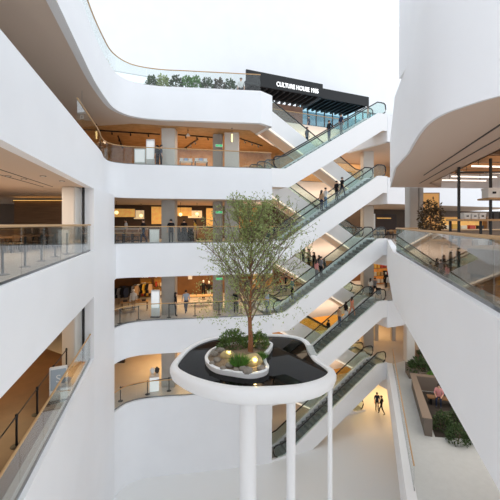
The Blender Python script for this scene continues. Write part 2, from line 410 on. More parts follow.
railing('glass balustrade with tan handrail beside lower right planters', inset(R2[:3], .3), LV[2], 1.25)
railing('glass balustrade across far right edge of clothing shop floor', inset([P4, FARR], .1), LV[3], 1.2)
for l, nm in ((6, 'roof'), (5, 'upper wood-ceilinged'), (4, 'eye-level cafe'), (3, 'clothing shop'), (2, 'lowest golden')):
    railing('glass balustrade behind the escalator well on the %s floor' % nm, inset([P2, P3], .1), LV[l], 1.15)

# ------------------------------------------------------------------ planter platform with the tree
zd = -4.77
def plane_pts(pix, z): return [onz(px, py, z) for px, py in pix]
pool_px = [(178,367.6),(182,359.5),(193,348.5),(209,341.2),(228,338),(255,336.6),(283,337),(299,340),(305,345),(307.5,352),(313,360.5),(322,367),(328,373),(322,379),(308,383.8),(289,386.8),(251,388.3),(224.6,386),(202,380.6),(186.6,374.5)]
isl_px = [(206,357.5),(212,350),(224.6,345),(243.6,342.4),(262.6,341),(271.5,344),(270,349.5),(265,355.5),(265.8,362.7),(268,367.6),(264.5,372),(251,374.8),(232,372.5),(217,369.5),(208.6,364.3)]
pool = smooth_poly(plane_pts(pool_px, zd), 5, True); isl = smooth_poly(plane_pts(isl_px, zd + .15), 5, True)
pc = sum(pool, V2(0, 0)) / len(pool)
def offset(poly, d):
    n = len(poly); area = sum(poly[i].x * poly[(i+1) % n].y - poly[(i+1) % n].x * poly[i].y for i in range(n)); sg = 1 if area > 0 else -1
    out = []
    for i in range(n):
        t = (poly[(i+1) % n] - poly[i-1]).normalized(); out.append(poly[i] + V2(t.y, -t.x) * d * sg)
    return out
def ringsweep(poly, prof, cap_in=False):   # prof: list of (offset, z)
    mb = MB(); n = len(poly); rings = []
    for d, z in prof: rings.append([mb.bm.verts.new((p.x - pc.x, p.y - pc.y, z)) for p in offset(poly, d)])
    for a, b in zip(rings, rings[1:]):
        for k in range(n): mb.bm.faces.new((a[k], a[(k+1) % n], b[(k+1) % n], b[k]))
    return mb, rings
plat = thing('planter_platform', 'white kidney-shaped raised pool platform carrying a tree island', 'platform', (pc.x, pc.y, zd))
mb, rings = ringsweep(pool, [(0, -.05), (0, .06), (.03, .09), (.2, .09), (.29, .04), (.34, -.06), (.34, -.18), (.26, -.42), (.06, -.6), (-.35, -.7), (-.9, -.72)])
mb.bm.faces.new(rings[-1]); mb.obj('rim', WHITE2, plat, smooth=50)
MB().prism([p - pc for p in offset(pool, .01)], -.03, 0).obj('water', POOL, plat)
mb, rings = ringsweep(isl, [(.02, -.04), (.04, .1), (.05, .2), (0, .22), (-.09, .22), (-.1, .05)])
prim = mb.obj('planter_rim', WHITE2, plat, smooth=50)
mb = MB(); ip = offset(isl, -.09); ic = sum(ip, V2(0, 0)) / len(ip)
cv = mb.bm.verts.new((ic.x - pc.x, ic.y - pc.y, .32)); rg = []
for q in (1, .75, .45): rg.append([mb.bm.verts.new((ic.x + (p.x - ic.x) * q - pc.x, ic.y + (p.y - ic.y) * q - pc.y, .12 + .2 * (1 - q) ** .7)) for p in ip])
n = len(ip)
for a, b in zip(rg, rg[1:]):
    for k in range(n): mb.bm.faces.new((a[k], a[(k+1) % n], b[(k+1) % n], b[k]))
for k in range(n): mb.bm.faces.new((rg[-1][k], rg[-1][(k+1) % n], cv))
mb.obj('soil', SOIL, prim, smooth=60)
for x, y, r in ((248, 14.4, .36), (291, 14.8, .2), (330, 14.6, .1)):
    MB().lathe([(r, LV[1] - zd), (r, -.7)], 20).obj('support_column', WHITE2, plat, smooth=50, loc=(X(x, y) - pc.x, y - pc.y, 0))
z_soil = zd + .2
# spouts at the notch: steel weir
sel = [i for i in range(len(pool)) if (pool[i] - onz(308.5, 352, zd)).length < .75]
o1, o2 = offset(pool, .0), offset(pool, .33)
mb = MB(); mb.prism([o1[i] - pc for i in sel] + [o2[i] - pc for i in sel[::-1]], .05, .115)
mb.obj('spillway', mat('spillway_grille', (196, 200, 198), .5, metal=.3, noise=.25, nscale=30), plat)['label'] = 'pale perforated spillway at the notch of the rim'
# rocks
rocks = [(227.5, 354.5, .3, ROCKY, 'yellow uplit boulder on left part of tree island'), (252, 361, .42, ROCKY, 'large sandy boulder in front of tree trunk')]
small = [(221, 349, .2), (214.5, 352, .17), (217, 358, .15), (229.5, 363.5, .17), (243, 367, .16), (248, 369.5, .2), (261, 366, .17), (223, 366, .12), (236, 367.5, .12), (259, 345.5, .17), (212, 361, .12)]
rl = ['by the back left rim', 'at far left tip', 'left of the yellow boulder', 'below the yellow boulder', 'in front of the fern', 'in front of the big boulder', 'at the right front', 'near the left front rim', 'at middle front rim', 'behind the trunk at right', 'against the left rim']
for k, (px, py, r, m, lab) in enumerate(rocks + [(a, b, c, ROCK, 'grey stone on tree island ' + rl[i]) for i, (a, b, c) in enumerate(small)]):
    p = onz(px, py + 3, z_soil); rn = random.Random(k)
    o = MB().ball((0, 0, r * .3), r, 10, (1.1, .8, .75), r * .09, rn).obj('rock', m, smooth=60, loc=(p.x, p.y, z_soil))
    tag(o, lab, 'rock', 'stones on the tree island')
def leaf(bm, p, d, L, W, rnd):
    d = d.normalized(); u = d.cross(Vector((rnd.uniform(-1, 1), rnd.uniform(-1, 1), rnd.uniform(-1, 1))))
    if u.length < 1e-4: return
    u.normalize()
    vs = [bm.verts.new(q) for q in (p, p + d * L * .5 + u * W, p + d * L, p + d * L * .5 - u * W)]
    bm.faces.new(vs)
def rv(rnd): 
    while True:
        v = Vector((rnd.uniform(-1, 1), rnd.uniform(-1, 1), rnd.uniform(-1, 1)))
        if .01 < v.length < 1: return v.normalized()
TB = onz(250.5, 353, z_soil); TB3 = Vector((TB.x, TB.y, z_soil))
def make_tree():
    t = thing('courtyard_tree', 'slender airy green tree growing from the island in the pool', 'tree', TB3)
    rnd = random.Random(21)
    H = (353 - 198) / F * TB.y
    trunk = [(0, 0, -.1), (0, 0, .1), (.01, 0, .6), (-.02, .02, 1.2), (-.04, .0, 1.75), (-.02, .02, 2.3), (.03, .02, 3.0), (.02, 0, 3.9), (.05, .03, 4.8), (.06, 0, H - .3)]
    MB().tube(trunk, [.16, .13, .115, .1, .09, .07, .05, .035, .022, .01], 10).obj('trunk', BARK, t, smooth=60)
    lm = bmesh.new(); br = []
    def trunk_at(z):
        for a, b in zip(trunk, trunk[1:]):
            if z <= b[2]: return Vector(a).lerp(Vector(b), (z - a[2]) / (b[2] - a[2]))
        return Vector(trunk[-1])
    nb = 44
    for k in range(nb):
        z0 = 1.35 + (H - 2.1) * (k / nb) ** 1.05
        a = k * 2.4 + rnd.uniform(-.4, .4); up_ = rnd.uniform(.85, 1.9) + .35 * (1 - k / nb)
        frac = (z0 - 1.2) / (H - 1.2)
        L = (3.35 * (1 - frac) ** .5) * rnd.uniform(.75, 1.1) + .5
        d = Vector((math.cos(a) * 1.2, math.sin(a), up_)).normalized()
        L = min(L, max(.4, (H - .25 - z0) / max(.3, d.z)) * rnd.uniform(.85, 1.0))
        pts = [trunk_at(z0)]; nseg = 7
        for i in range(nseg):
            d = (d + Vector((rnd.uniform(-.16, .16), rnd.uniform(-.16, .16), rnd.uniform(-.1, .12)))).normalized()
            pts.append(pts[-1] + d * L / nseg)
        r0 = .038 * (1 - .5 * frac)
        m = MB().tube(pts, [r0 * (1 - i / (nseg + 1)) + .006 for i in range(nseg + 1)], 6)
        for j in range(2, nseg + 1):
            for w in range(3):
                dd = (d * .8 + rv(rnd) * .9 + Vector((0, 0, .25))).normalized(); l2 = L * rnd.uniform(.16, .34)
                q = [pts[j], pts[j] + dd * l2 * .5, pts[j] + (dd + Vector((0, 0, .1))).normalized() * l2]
                m.tube(q, [.011, .008, .004], 4)
                for f in range(11):
                    u = rnd.uniform(.15, 1.1); p = q[0].lerp(q[2], u) + rv(rnd) * rnd.uniform(0, .13)
                    leaf(lm, p, (dd * .6 + rv(rnd) + Vector((0, 0, -.25))), rnd.uniform(.085, .15), rnd.uniform(.017, .028), rnd)
        m.obj('branch', BARKF, t, smooth=60)
    for k in range(1500):   # wispy outer sprays
        a = rnd.uniform(0, 2 * PI); zz = rnd.uniform(1.6, H - .5); fr_ = (zz - 1.2) / (H - 1.2)
        R = (.5 + 2.3 * math.sin(min(1, fr_ * 1.15 + .25) * PI) ** .8) * rnd.uniform(.3, 1.0)
        p = Vector((math.cos(a) * R, math.sin(a) * R, zz))
        for f in range(3): leaf(lm, p + rv(rnd) * .1, rv(rnd), rnd.uniform(.08, .14), rnd.uniform(.015, .025), rnd)
    me = bpy.data.meshes.new('foliage'); lm.to_mesh(me); lm.free(); me.materials.append(LEAF)
    o = bpy.data.objects.new('foliage', me); C.objects.link(o); o.parent = t
make_tree()
def shrub(name, label, loc, rx, ry, h, n, m, seed, L=.14, W=.03, cat='shrub', group='shrubs', blade=False, stems=8):
    rnd = random.Random(seed); t = thing(name, label, cat, loc, 0, group); bm = bmesh.new(); st = MB()
    for k in range(stems):
        a = rnd.uniform(0, 2 * PI); r = rnd.uniform(.1, .8)
        st.tube([(0.1 * math.cos(a) * rx, .1 * math.sin(a) * ry, -.02), (math.cos(a) * r * rx * .6, math.sin(a) * r * ry * .6, h * .5), (math.cos(a) * r * rx, math.sin(a) * r * ry, h * .85)], [.014, .01, .005], 4)
    st.obj('stem', BARKF, t)
    for k in range(n):
        v = rv(rnd); v.z = abs(v.z); rr2 = rnd.uniform(.25, 1) ** .5
        p = Vector((v.x * rx * rr2, v.y * ry * rr2, max(.02, v.z * h * rr2)))
        if blade: leaf(bm, Vector((p.x * .4, p.y * .4, .02)), Vector((p.x, p.y, h * 1.1)) + rv(rnd) * .15, h * rnd.uniform(.7, 1.15), W, rnd)
        else: leaf(bm, p, v + rv(rnd) * .8, L * rnd.uniform(.7, 1.2), W, rnd)
    me = bpy.data.meshes.new('foliage'); bm.to_mesh(me); bm.free(); me.materials.append(m)
    o = bpy.data.objects.new('foliage', me); C.objects.link(o); o.parent = t
    return t
def on_isl(px, py): p = onz(px, py, z_soil); return (p.x, p.y, z_soil)
shrub('island_shrub', 'leafy green shrub behind left of the tree trunk', on_isl(234, 348), .8, .45, .9, 1200, LEAFS, 3, group='shrubs on the tree island')
shrub('island_shrub', 'leafy green shrub behind right of the tree trunk', on_isl(259, 347), .5, .4, .72, 700, LEAFS, 4, group='shrubs on the tree island')
shrub('island_fern', 'green fern between the two sandy boulders', on_isl(239, 367), .5, .4, .5, 420, LEAFG, 5, W=.014, blade=True, group='shrubs on the tree island')
shrub('island_fern', 'small green fern right of the trunk by the rim', on_isl(262, 360), .3, .28, .35, 220, LEAFG, 6, W=.013, blade=True, group='shrubs on the tree island')

exec_later = []
#@@PART2@@
# ------------------------------------------------------------------ people
def person_mesh(kind):
    me = bpy.data.meshes.new('p'); V, R, Ed = [], [], []
    def v(co, r): V.append(co); R.append(r); return len(V) - 1
    def e(a, b): Ed.append((a, b))
    sit = kind == 'sit'
    zp = .52 if sit else .95
    pel = v((0, 0, zp), (.15, .11)); sp = v((0, .005, zp + .2), (.135, .1)); ch = v((0, 0, zp + .42), (.16, .11)); nk = v((0, .01, zp + .545), (.055, .055)); hd = v((0, .025, zp + .63), (.082, .092)); ht = v((0, .02, zp + .715), (.07, .082))
    for a, b in ((pel, sp), (sp, ch), (ch, nk), (nk, hd), (hd, ht)): e(a, b)
    hands = []
    for sx in (-1, 1):
        hip = v((sx * .1, 0, zp - .06), (.085, .09)); e(pel, hip)
        if sit: kn = v((sx * .12, .42, zp - .04), (.062, .062)); an = v((sx * .12, .44, .09), (.042, .045)); to = v((sx * .13, .6, .035), (.04, .028))
        elif kind == 'walk':
            f = .2 * sx; kn = v((sx * .09, f * .75 + .03, .5), (.06, .065)); an = v((sx * .09, f * 1.2 - (.08 if sx < 0 else 0), .1 if sx > 0 else .16), (.04, .045)); to = v((sx * .1, f * 1.2 + .1, .04 if sx > 0 else .06), (.04, .028))
        else: kn = v((sx * .1, .015, .5), (.06, .065)); an = v((sx * .1, 0, .09), (.04, .045)); to = v((sx * .12, .15, .035), (.04, .028))
        e(hip, kn); e(kn, an); e(an, to)
        sh = v((sx * .19, 0, zp + .46), (.06, .06)); e(ch, sh)
        if sit: el = v((sx * .24, .08, zp + .22), (.045, .045)); wr = v((sx * .16, .3, zp + .1), (.032, .028)); d = Vector((-sx * .3, .9, -.2))
        elif kind == 'walk': el = v((sx * .24, -sx * .1, zp + .2), (.045, .045)); wr = v((sx * .23, -sx * .12 + .12, zp + .0), (.032, .028)); d = Vector((0, .35, -.9))
        elif kind == 'rail' and sx > 0: el = v((.27, .1, zp + .24), (.045, .045)); wr = v((.28, .36, zp + .2), (.032, .028)); d = Vector((.1, .95, -.1))
        else: el = v((sx * .24, -.02, zp + .18), (.045, .045)); wr = v((sx * .25, .06, zp - .06), (.032, .028)); d = Vector((0, .2, -.95))
        e(sh, el); e(el, wr); hands.append((Vector(V[wr]), d.normalized(), sx))
    me.from_pydata(V, Ed, []); o = bpy.data.objects.new('p', me); C.objects.link(o)
    m = o.modifiers.new('s', 'SKIN'); m.use_smooth_shade = True; o.modifiers.new('u', 'SUBSURF').levels = 1
    if not me.skin_vertices:
        bm = bmesh.new(); bm.from_mesh(me); bm.verts.layers.skin.verify(); bm.to_mesh(me); bm.free()
    for i, r in enumerate(R): me.skin_vertices[0].data[i].radius = r
    me.skin_vertices[0].data[0].use_root = True
    bpy.context.view_layer.update(); dg = bpy.context.evaluated_depsgraph_get()
    out = bpy.data.meshes.new_from_object(o.evaluated_get(dg), depsgraph=dg); bpy.data.objects.remove(o)
    mb = MB(); mb.bm.from_mesh(out)
    for w, d, sx in hands:                       # palm, four curled fingers, side thumb
        side = d.cross(Vector((0, 1, .3))).normalized(); nrm = side.cross(d).normalized()
        mb.tube([w - d * .02, w + d * .04, w + d * .085], [.026, .036, .034], 6)
        for k, L in enumerate((.062, .075, .07, .054)):
            b = w + d * .08 + side * (k - 1.5) * .018; mb.tube([b, b + d * L * .55 + nrm * .006, b + d * L + nrm * .02], [.0095, .009, .007], 5)
        b = w + d * .03 + side * .03 * -sx; mb.tube([b, b + d * .03 - side * sx * .022, b + d * .06 - side * sx * .026], [.011, .01, .008], 5)
    hz = zp + .655
    mb.tube([(0, .1, hz + .02), (0, .13, hz - .015), (0, .105, hz - .022)], [.01, .016, .012], 6)      # nose
    mb.tube([(-.025, .1, hz - .055), (0, .107, hz - .056), (.025, .1, hz - .055)], .007, 5)             # mouth
    for sx in (-1, 1):
        mb.ball((sx * .032, .1, hz + .018), .011, 8); mb.ball((sx * .088, .015, hz), .026, 8, (.4, .7, 1.1))
    mb.bm.normal_update(); res = mb.mesh('person', None)
    res.polygons.foreach_set('use_smooth', [True] * len(res.polygons))
    for q in ('skin', 'top', 'trousers', 'shoe'): res.materials.append(SKIN)
    for p in res.polygons:
        c = p.center; mi = 1
        if c.z > zp + .53: mi = 0
        elif c.z < .1: mi = 3
        elif abs(c.x) > .17 and ((c.z < zp + .16 and not sit) or (sit and c.y > .16 and c.z > zp + .03 and abs(c.x) > .1)): mi = 0
        elif sit and (c.y > .16 and c.z > zp + .07): mi = 0
        elif c.z < zp + .02: mi = 2
        elif kind == 'rail' and c.y > .2 and c.z > .6: mi = 0
        p.material_index = mi
    return res, zp
def hair_mesh(zp, long):
    mb = MB(); c = Vector((0, .01, zp + .69))
    mb.ball(c, .105, 14, (.95, 1.08, .98))
    for v_ in list(mb.bm.verts):
        if v_.co.y > .06 and v_.co.z < zp + .7: v_.co.y = .06 - (.7 + zp - v_.co.z) * .35
        if not long and v_.co.z < zp + .64: v_.co.z = zp + .64
        if long and v_.co.z < zp + .65: v_.co.z -= .2; v_.co.y -= .03
    return mb.mesh('hair', HAIRM, 60)
PM = {}
for k in ('stand', 'walk', 'rail', 'sit'):
    m, zp = person_mesh(k); PM[k] = (m, hair_mesh(zp, False), hair_mesh(zp, True))
def person(label, x, y, z, top, bottom, kind='stand', rz=0, long=False, h=1.0, group=None, shoe=SHOE):
    t = bpy.data.objects.new('person', PM[kind][0]); C.objects.link(t); t.location = (x, y, z); t.rotation_euler.z = rz; t.scale = (h, h, h)
    tag(t, label, 'person', group)
    for i, m in enumerate((SKIN, SHIRTS[top], SHIRTS[bottom], shoe)):
        t.material_slots[i].link = 'OBJECT'; t.material_slots[i].material = m
    o = bpy.data.objects.new('hair', PM[kind][2 if long else 1]); C.objects.link(o); o.parent = t
    return t
def on_esc(px, l, bank):
    t = WID / 2 if bank == 'front' else T2 + WID / 2
    b = O + N * t; k = (px - 250) / F; s = (k * b.y - b.x) / (E.x - k * E.y); p = b + E * s
    u = max(0, min(1, s / RUN)); u = u if bank == 'front' else 1 - u
    return p.x, p.y, LV[l] + u * P + .1
UP, DN = ang - PI / 2, ang + PI / 2          # facing up the front bank, or down the rear bank seen from here
EP = 'people riding the escalators'
def rider(px, l, bank, label, top, bot, kind='stand', rz=UP, long=False, h=.98):
    x, y, z = on_esc(px, l, bank); person(label, x, y, z, top, bot, kind, rz, long, h, EP)
rider(329, 5, 'front', 'person in black top and cap on topmost front escalator, lower of two', 'black', 'denim', 'rail')
rider(341, 5, 'front', 'person in dark jacket on topmost front escalator, higher of two', 'navy', 'grey')
rider(307, 5, 'rear', 'person in dark blue on the topmost rear escalator', 'navy', 'denim', rz=UP)
rider(321.5, 4, 'front', 'person in tan top on second front escalator, lowest of four', 'tan', 'navy', 'stand', UP, True)
rider(325.5, 4, 'front', 'person in white top and pale jeans on second front escalator', 'white', 'blue', 'rail')
rider(336.5, 4, 'front', 'person in black standing beside another high on second front escalator', 'black', 'black')
rider(342, 4, 'front', 'person in dark jacket leaning forward, highest on second front escalator', 'black', 'navy', 'walk')
rider(316.5, 3, 'front', 'person with long hair in pink top on third front escalator', 'pink', 'grey', 'stand', UP, True)
rider(321, 3, 'front', 'person in grey just above the pink top on third front escalator', 'grey', 'black')
rider(292, 3, 'front', 'person in dark teal low on the third front escalator behind the tree', 'teal', 'black')
for px, tp, lab in ((303.5, 'black', 'person in black first of the row on rear escalator'), (309, 'tan', 'long-haired person in tan second of the row on rear escalator'), (314, 'black', 'person in black third of the row on rear escalator'), (319, 'navy', 'person in navy fourth of the row on rear escalator'), (324, 'grey', 'person in grey last of the row on rear escalator')):
    rider(px, 3, 'rear', lab + ' behind the pink top', tp, 'black', 'stand', UP + PI, True)
rider(339.5, 2, 'front', 'person in tan on fourth front escalator, lowest of three', 'tan', 'denim')
rider(346, 2, 'front', 'person in black and white in middle on fourth front escalator', 'black', 'white', 'stand', UP, True)
rider(352, 2, 'front', 'long-haired person in coral dress on fourth front escalator', 'coral', 'coral', 'walk', UP, True)
rider(328.5, 2, 'rear', 'dark-clothed person on rear escalator below the coral dress', 'black', 'black')
def floor_person(px, y, l, label, top, bot, kind='stand', rz=PI, long=False, h=1.0):
    person(label, X(px, y), y, LV[l], top, bot, kind, rz, long, h, 'people on the mall floors')
floor_person(368, 31.5, 6, 'person in coral top at the head of the topmost escalator', 'coral', 'grey', 'stand', 1.2, True)
floor_person(241, 25.5, 6, 'person in white top at the roof-level railing', 'white', 'black')
floor_person(309, 34.5, 6, 'person in dark blue before the black sign canopy', 'navy', 'navy', 'stand', 1.0)
floor_person(157.5, 24.4, 5, 'person in black beside white totem, left of pair', 'black', 'black', 'stand', 1.2)
floor_person(161, 24.3, 5, 'person in dark navy beside white column, right of pair', 'navy', 'black', 'stand', -1.2)
floor_person(143.5, 24.3, 4, 'person in black beside the marble-topped cafe stand', 'black', 'navy', 'walk', 1.4)
floor_person(171, 24.5, 4, 'person in black before the grey cafe column', 'black', 'black', 'stand', .3)
floor_person(184, 26.2, 4, 'person in dark clothes at the black cafe counter', 'black', 'black', 'stand', 0)
floor_person(195, 26.5, 4, 'person in yellow top at the cafe', 'yellow', 'tan', 'stand', 1.5, True)
floor_person(126, 25.6, 4, 'person in white sitting area at far left of cafe', 'white', 'tan', 'stand', 2.2)
floor_person(175.5, 24.6, 3, 'person in dark brown top and black skirt by column', 'black', 'black', 'stand', -1.4, True)
person('person in pale blue shirt and dark trousers before clothing displays', X(186, 25.3), 25.3, LV[3], 'lightblue', 'navy', 'walk', .4, False, 1.02, 'people on the mall floors', SHOEW)
floor_person(236, 25.6, 3, 'person in black behind the tree on clothing shop floor', 'black', 'black')
floor_person(267, 25.4, 3, 'person in pale blue behind the tree by escalator foot', 'lightblue', 'denim', 'stand', -1)
floor_person(281, 33.2, 3, 'person in red top seen past the tree', 'red', 'navy', 'stand', 2)
floor_person(286, 33.4, 3, 'person in navy beside the red top past the tree', 'navy', 'black', 'stand', 2)
floor_person(370.5, 31.1, 3, 'person in white top at the head of the fourth escalator', 'white', 'black', 'stand', -1.2, True)
floor_person(375, 31.4, 3, 'person in grey behind a black stroller', 'grey', 'black', 'walk', -1.2)
floor_person(381.5, 30.8, 1, 'person in black on the lowest floor, right of pair', 'black', 'black', 'walk', 1)
floor_person(377, 31.4, 1, 'person in dark clothes on the lowest floor, left of pair', 'navy', 'black')
# stroller
st = thing('stroller', 'black stroller pushed near the head of fourth escalator', 'stroller', (X(378.5, 30.6), 30.6, LV[3]), 1.2)
MB().slabxz([(-.3, .4), (.25, .35), (.3, .5), (-.1, .62), (-.35, 1.0), (-.45, .95)], -.22, .22).obj('seat', SHIRTS['black'], st)
MB().tube([(-.3, -.2, .4), (-.6, -.2, 1.0), (-.6, .2, 1.0), (-.3, .2, .4)], .015, 6).obj('handle', BLACK, st)
MB().tube([(-.35, -.2, .12), (.1, -.2, .45), (.35, -.2, .12)], .015, 6).tube([(-.35, .2, .12), (.1, .2, .45), (.35, .2, .12)], .015, 6).obj('frame', STEEL, st)
for x, y in ((-.35, -.23), (-.35, .23), (.35, -.23), (.35, .23)): MB().tube([(x, y - .02, .12), (x, y + .02, .12)], .12, 14).obj('wheel', RUBBER, st)

def font_mesh(fo):
    bpy.context.view_layer.update(); me = bpy.data.meshes.new_from_object(fo.evaluated_get(bpy.context.evaluated_depsgraph_get()))
    o = bpy.data.objects.new('lettering', me); C.objects.link(o); o.parent = fo.parent; o.location = fo.location; o.rotation_euler = fo.rotation_euler
    bpy.data.objects.remove(fo); return o
# ------------------------------------------------------------------ shop furniture builders
def stanchion(label, x, y, z, belt=None, h=.98, r=.032, group='belt stanchions'):
    t = thing('stanchion', label, 'stanchion', (x, y, z), 0, group)
    MB().lathe([(.17, 0), (.17, .015), (.12, .03), (.04, .045)], 18).obj('base', BLACK, t, smooth=40)
    po = MB().lathe([(r, .03), (r, h - .12), (r * 1.35, h - .11), (r * 1.35, h - .02), (r, h)], 12).obj('post', BLACK, t, smooth=40)
    if belt is not None:
        d = Vector(belt) - V2(x, y); nn = V2(-d.y, d.x).normalized() * .006
        MB().prism([nn, d + nn, d - nn, -nn], h - .09, h - .04).obj('belt', BLACK, po)
    return t
W1 = ['first', 'second', 'third', 'fourth', 'fifth', 'sixth', 'seventh', 'eighth', 'ninth']
row = [V2(X(2.5, 9.2) , 9.2), V2(X(25, 10.9), 10.9), V2(X(41.5, 12.6), 12.6), V2(X(55, 14.2), 14.2), V2(X(67, 15.4), 15.4)]
for i, p in enumerate(row): stanchion('black queue post on left eye-level balcony, %s counted from the front' % W1[i], p.x, p.y, 0, r=.034)
row = [LEFT(y) + V2(-1.0, 0) for y in (8.6, 10.2, 11.9, 13.7, 15.6)]
for i, p in enumerate(row): stanchion('belted black post on lower left balcony, %s counted from the front' % W1[i], p.x, p.y, LV[3], row[i+1] if i < 4 else None)
pts = [(120, 22.8), (138.5, 23.7), (169, 24.3), (195, 24.7), (219, 25.0), (241, 25.4)]; row = [V2(X(a, b), b) for a, b in pts]
for i, p in enumerate(row): stanchion('belted black post before the clothing shop, %s from the left' % W1[i], p.x, p.y, LV[3], row[i+1] if i not in (1, 5) else None)
pts = [(120.5, 23.0), (147.5, 23.9), (169, 24.4), (190, 24.8)]; row = [V2(X(a, b), b) for a, b in pts]
for i, p in enumerate(row): stanchion('belted black post on lowest golden floor, %s from the left' % W1[i], p.x, p.y, LV[2], row[i+1] if i < 3 else None)
def totem(label, x, y, z, w, h, screen=SCREEN, rz=0, name='display_totem', base=BLACK, d=.16):
    t = thing(name, label, 'display stand', (x, y, z), rz, 'display stands')
    MB().box(-w * .55, w * .55, -d, d, 0, .06, bev=.01).obj('base', base, t)
    pn = MB().box(-w/2, w/2, -d * .4, d * .4, .06, h, bev=.02).obj('panel', WHITEPL, t)
    MB().box(-w * .42, w * .42, -d * .4 - .015, -d * .4 - .002, h * .35, h * .94).obj('screen', screen, pn)
    return t
totem('tall white totem screen beside the black-clad pair', X(150.5, 24.6), 24.6, LV[5], .62, 2.2)
totem('white poster board with lit dark figure silhouette left of the totem', X(140, 24.5), 24.5, LV[5], .8, 1.5)
totem('white sign totem on the clothing shop floor', X(155.5, 24.4), 24.4, LV[3], .62, 1.95)
tt = totem('white totem with a letter S seen through lower left balcony glass', LEFT(12.8).x - .52, 12.8, LV[3] + .012, .6, 1.3, mat('grey_screen', (150, 160, 170), .3, emit=.2), rz=.45)
f = bpy.data.curves.new('letter', 'FONT'); f.body = 'S'; f.size = .4; f.extrude = .004; f.align_x = 'CENTER'; fo = bpy.data.objects.new('letter', f); C.objects.link(fo); fo.parent = tt
fo.location = (0, -.1, .75); fo.rotation_euler = (PI/2, 0, 0); f.materials.append(WHITEPL); font_mesh(fo)
# plinth stands (marble-topped)
def plinth(label, x, y, z, w, h, glow=0, rz=.2):
    t = thing('display_plinth', label, 'plinth', (x, y, z), rz, 'white plinths')
    MB().box(-w/2, w/2, -w/2, w/2, 0, h - .05, bev=.015).obj('body', SCREEN if glow else WHITEPL, t)
    MB().box(-w/2 - .03, w/2 + .03, -w/2 - .03, w/2 + .03, h - .05, h, bev=.01).obj('top', COLW, t)
    return t
plinth('white square cafe stand at the glass beside person in black', X(154.5, 24.1), 24.1, 0, .62, 1.0)
p5 = plinth('glowing white plinth on lowest golden floor', X(154.5, 24.6), 24.6, LV[2], .62, 1.05, 1)
def bust(label, x, y, z, m):
    t = thing('display_bust', label, 'display', (x, y, z))
    MB().lathe([(.1, 0), (.1, .03), (.03, .06), (.03, .12)], 14).obj('stand', WHITEPL, t, smooth=40)
    MB().lathe([(.04, .12), (.13, .2), (.17, .34), (.19, .46), (.1, .52), (.05, .56), (.045, .6)], 16, sy=.7).obj('torso', m, t, smooth=60)
bust('white bust on the glowing plinth', X(152.5, 24.5), 24.5, LV[2] + 1.05, WHITEPL)
bust('dark bust on the glowing plinth', X(157, 24.6), 24.6, LV[2] + 1.05, DARK)
def table(label, x, y, z, w, d, h, top=WHITEPL, leg=DARK, rz=.2, name='display_table', cat='table', group='display tables'):
    t = thing(name, label, cat, (x, y, z), rz, group)
    MB().box(-w/2, w/2, -d/2, d/2, h - .06, h, bev=.012).obj('top', top, t)
    for sx in (-1, 1):
        for sy in (-1, 1): MB().box(sx * (w/2 - .06) - .03, sx * (w/2 - .06) + .03, sy * (d/2 - .06) - .03, sy * (d/2 - .06) + .03, 0, h - .06).obj('leg', leg, t)
    return t
def merch(label, x, y, z, w, d, h, m, rz=.2, name='gift_box', group='boxed goods on display'):
    t = thing(name, label, 'box', (x, y, z), rz, group)
    MB().box(-w/2, w/2, -d/2, d/2, 0, h * .78, bev=.006).obj('body', m, t)
    MB().box(-w/2 - .012, w/2 + .012, -d/2 - .012, d/2 + .012, h * .78, h, bev=.006).obj('lid', m, t)
    return t
BLUEB = mat('pale_blue_box', (160, 190, 226), .6); ORB = mat('tan_box', (196, 150, 104), .7)
NAMES = ['first', 'second', 'third', 'fourth', 'fifth', 'sixth']
for i, px in enumerate((186, 201)):
    table('white goods table behind wood-ceilinged floor glass, %s from the column' % NAMES[i], X(px, 26.0), 26.0, LV[5], 1.0, .8, .85)
    for k in range(3): merch('%s box, %s on the %s white goods table upstairs' % (('white', 'pale blue', 'white')[k], NAMES[k], NAMES[i]), X(px, 26.0) + (k - 1) * .32, 26.0 + (k - 1) * .06, LV[5] + .85, .26, .2, .24, (WHITEPL, BLUEB, WHITEPL)[k])
# lights hanging
def pendant(label, x, y, zc, drop, kind='globe', r=.14, group='pendant lamps'):
    t = thing('pendant_lamp', label, 'lamp', (x, y, zc), 0, group)
    MB().tube([(0, 0, 0), (0, 0, -drop)], .012, 6).obj('cord', BLACK, t)
    MB().lathe([(.05, -.03), (.05, 0)], 12).obj('ceiling_rose', BLACK, t)
    if kind == 'globe': MB().ball((0, 0, -drop - r * .9), r, 16).obj('globe', EMGLOBE, t, smooth=80)
    elif kind == 'tube': MB().lathe([(.05, -drop - .55), (.055, -drop - .5), (.055, -drop)], 14).obj('lamp_tube', EMGLOBE, t, smooth=40)
    else: MB().lathe([(.16, -drop - .2), (.15, -drop - .18), (.06, -drop - .02), (.03, -drop)], 16).obj('lamp_shade', WHITEPL, t, smooth=50)
    return t
z5 = LV[5] + CH
pendant('white cone spotlight under the wood ceiling', X(188, 25.4), 25.4, z5 - .03, .25, 'cone')
pendant('slim glowing tube pendant before the white column upstairs', X(232, 25.0), 25.0, z5, .45, 'tube')
pendant('short glowing pendant upstairs near the diagonal left corner', X(96.5, 24), 24.0, z5, .5, 'tube')
for i, (px, y, dr) in enumerate(((116.5, 26.0, .75), (180.5, 28, .85), (197, 28.5, .8), (141, 29.5, .9), (254, 28, .8))):
    pendant('glowing globe pendant in the eye-level cafe, %s from the left' % ('first third fourth second fifth'.split()[i]), X(px, y), y, CH, dr)
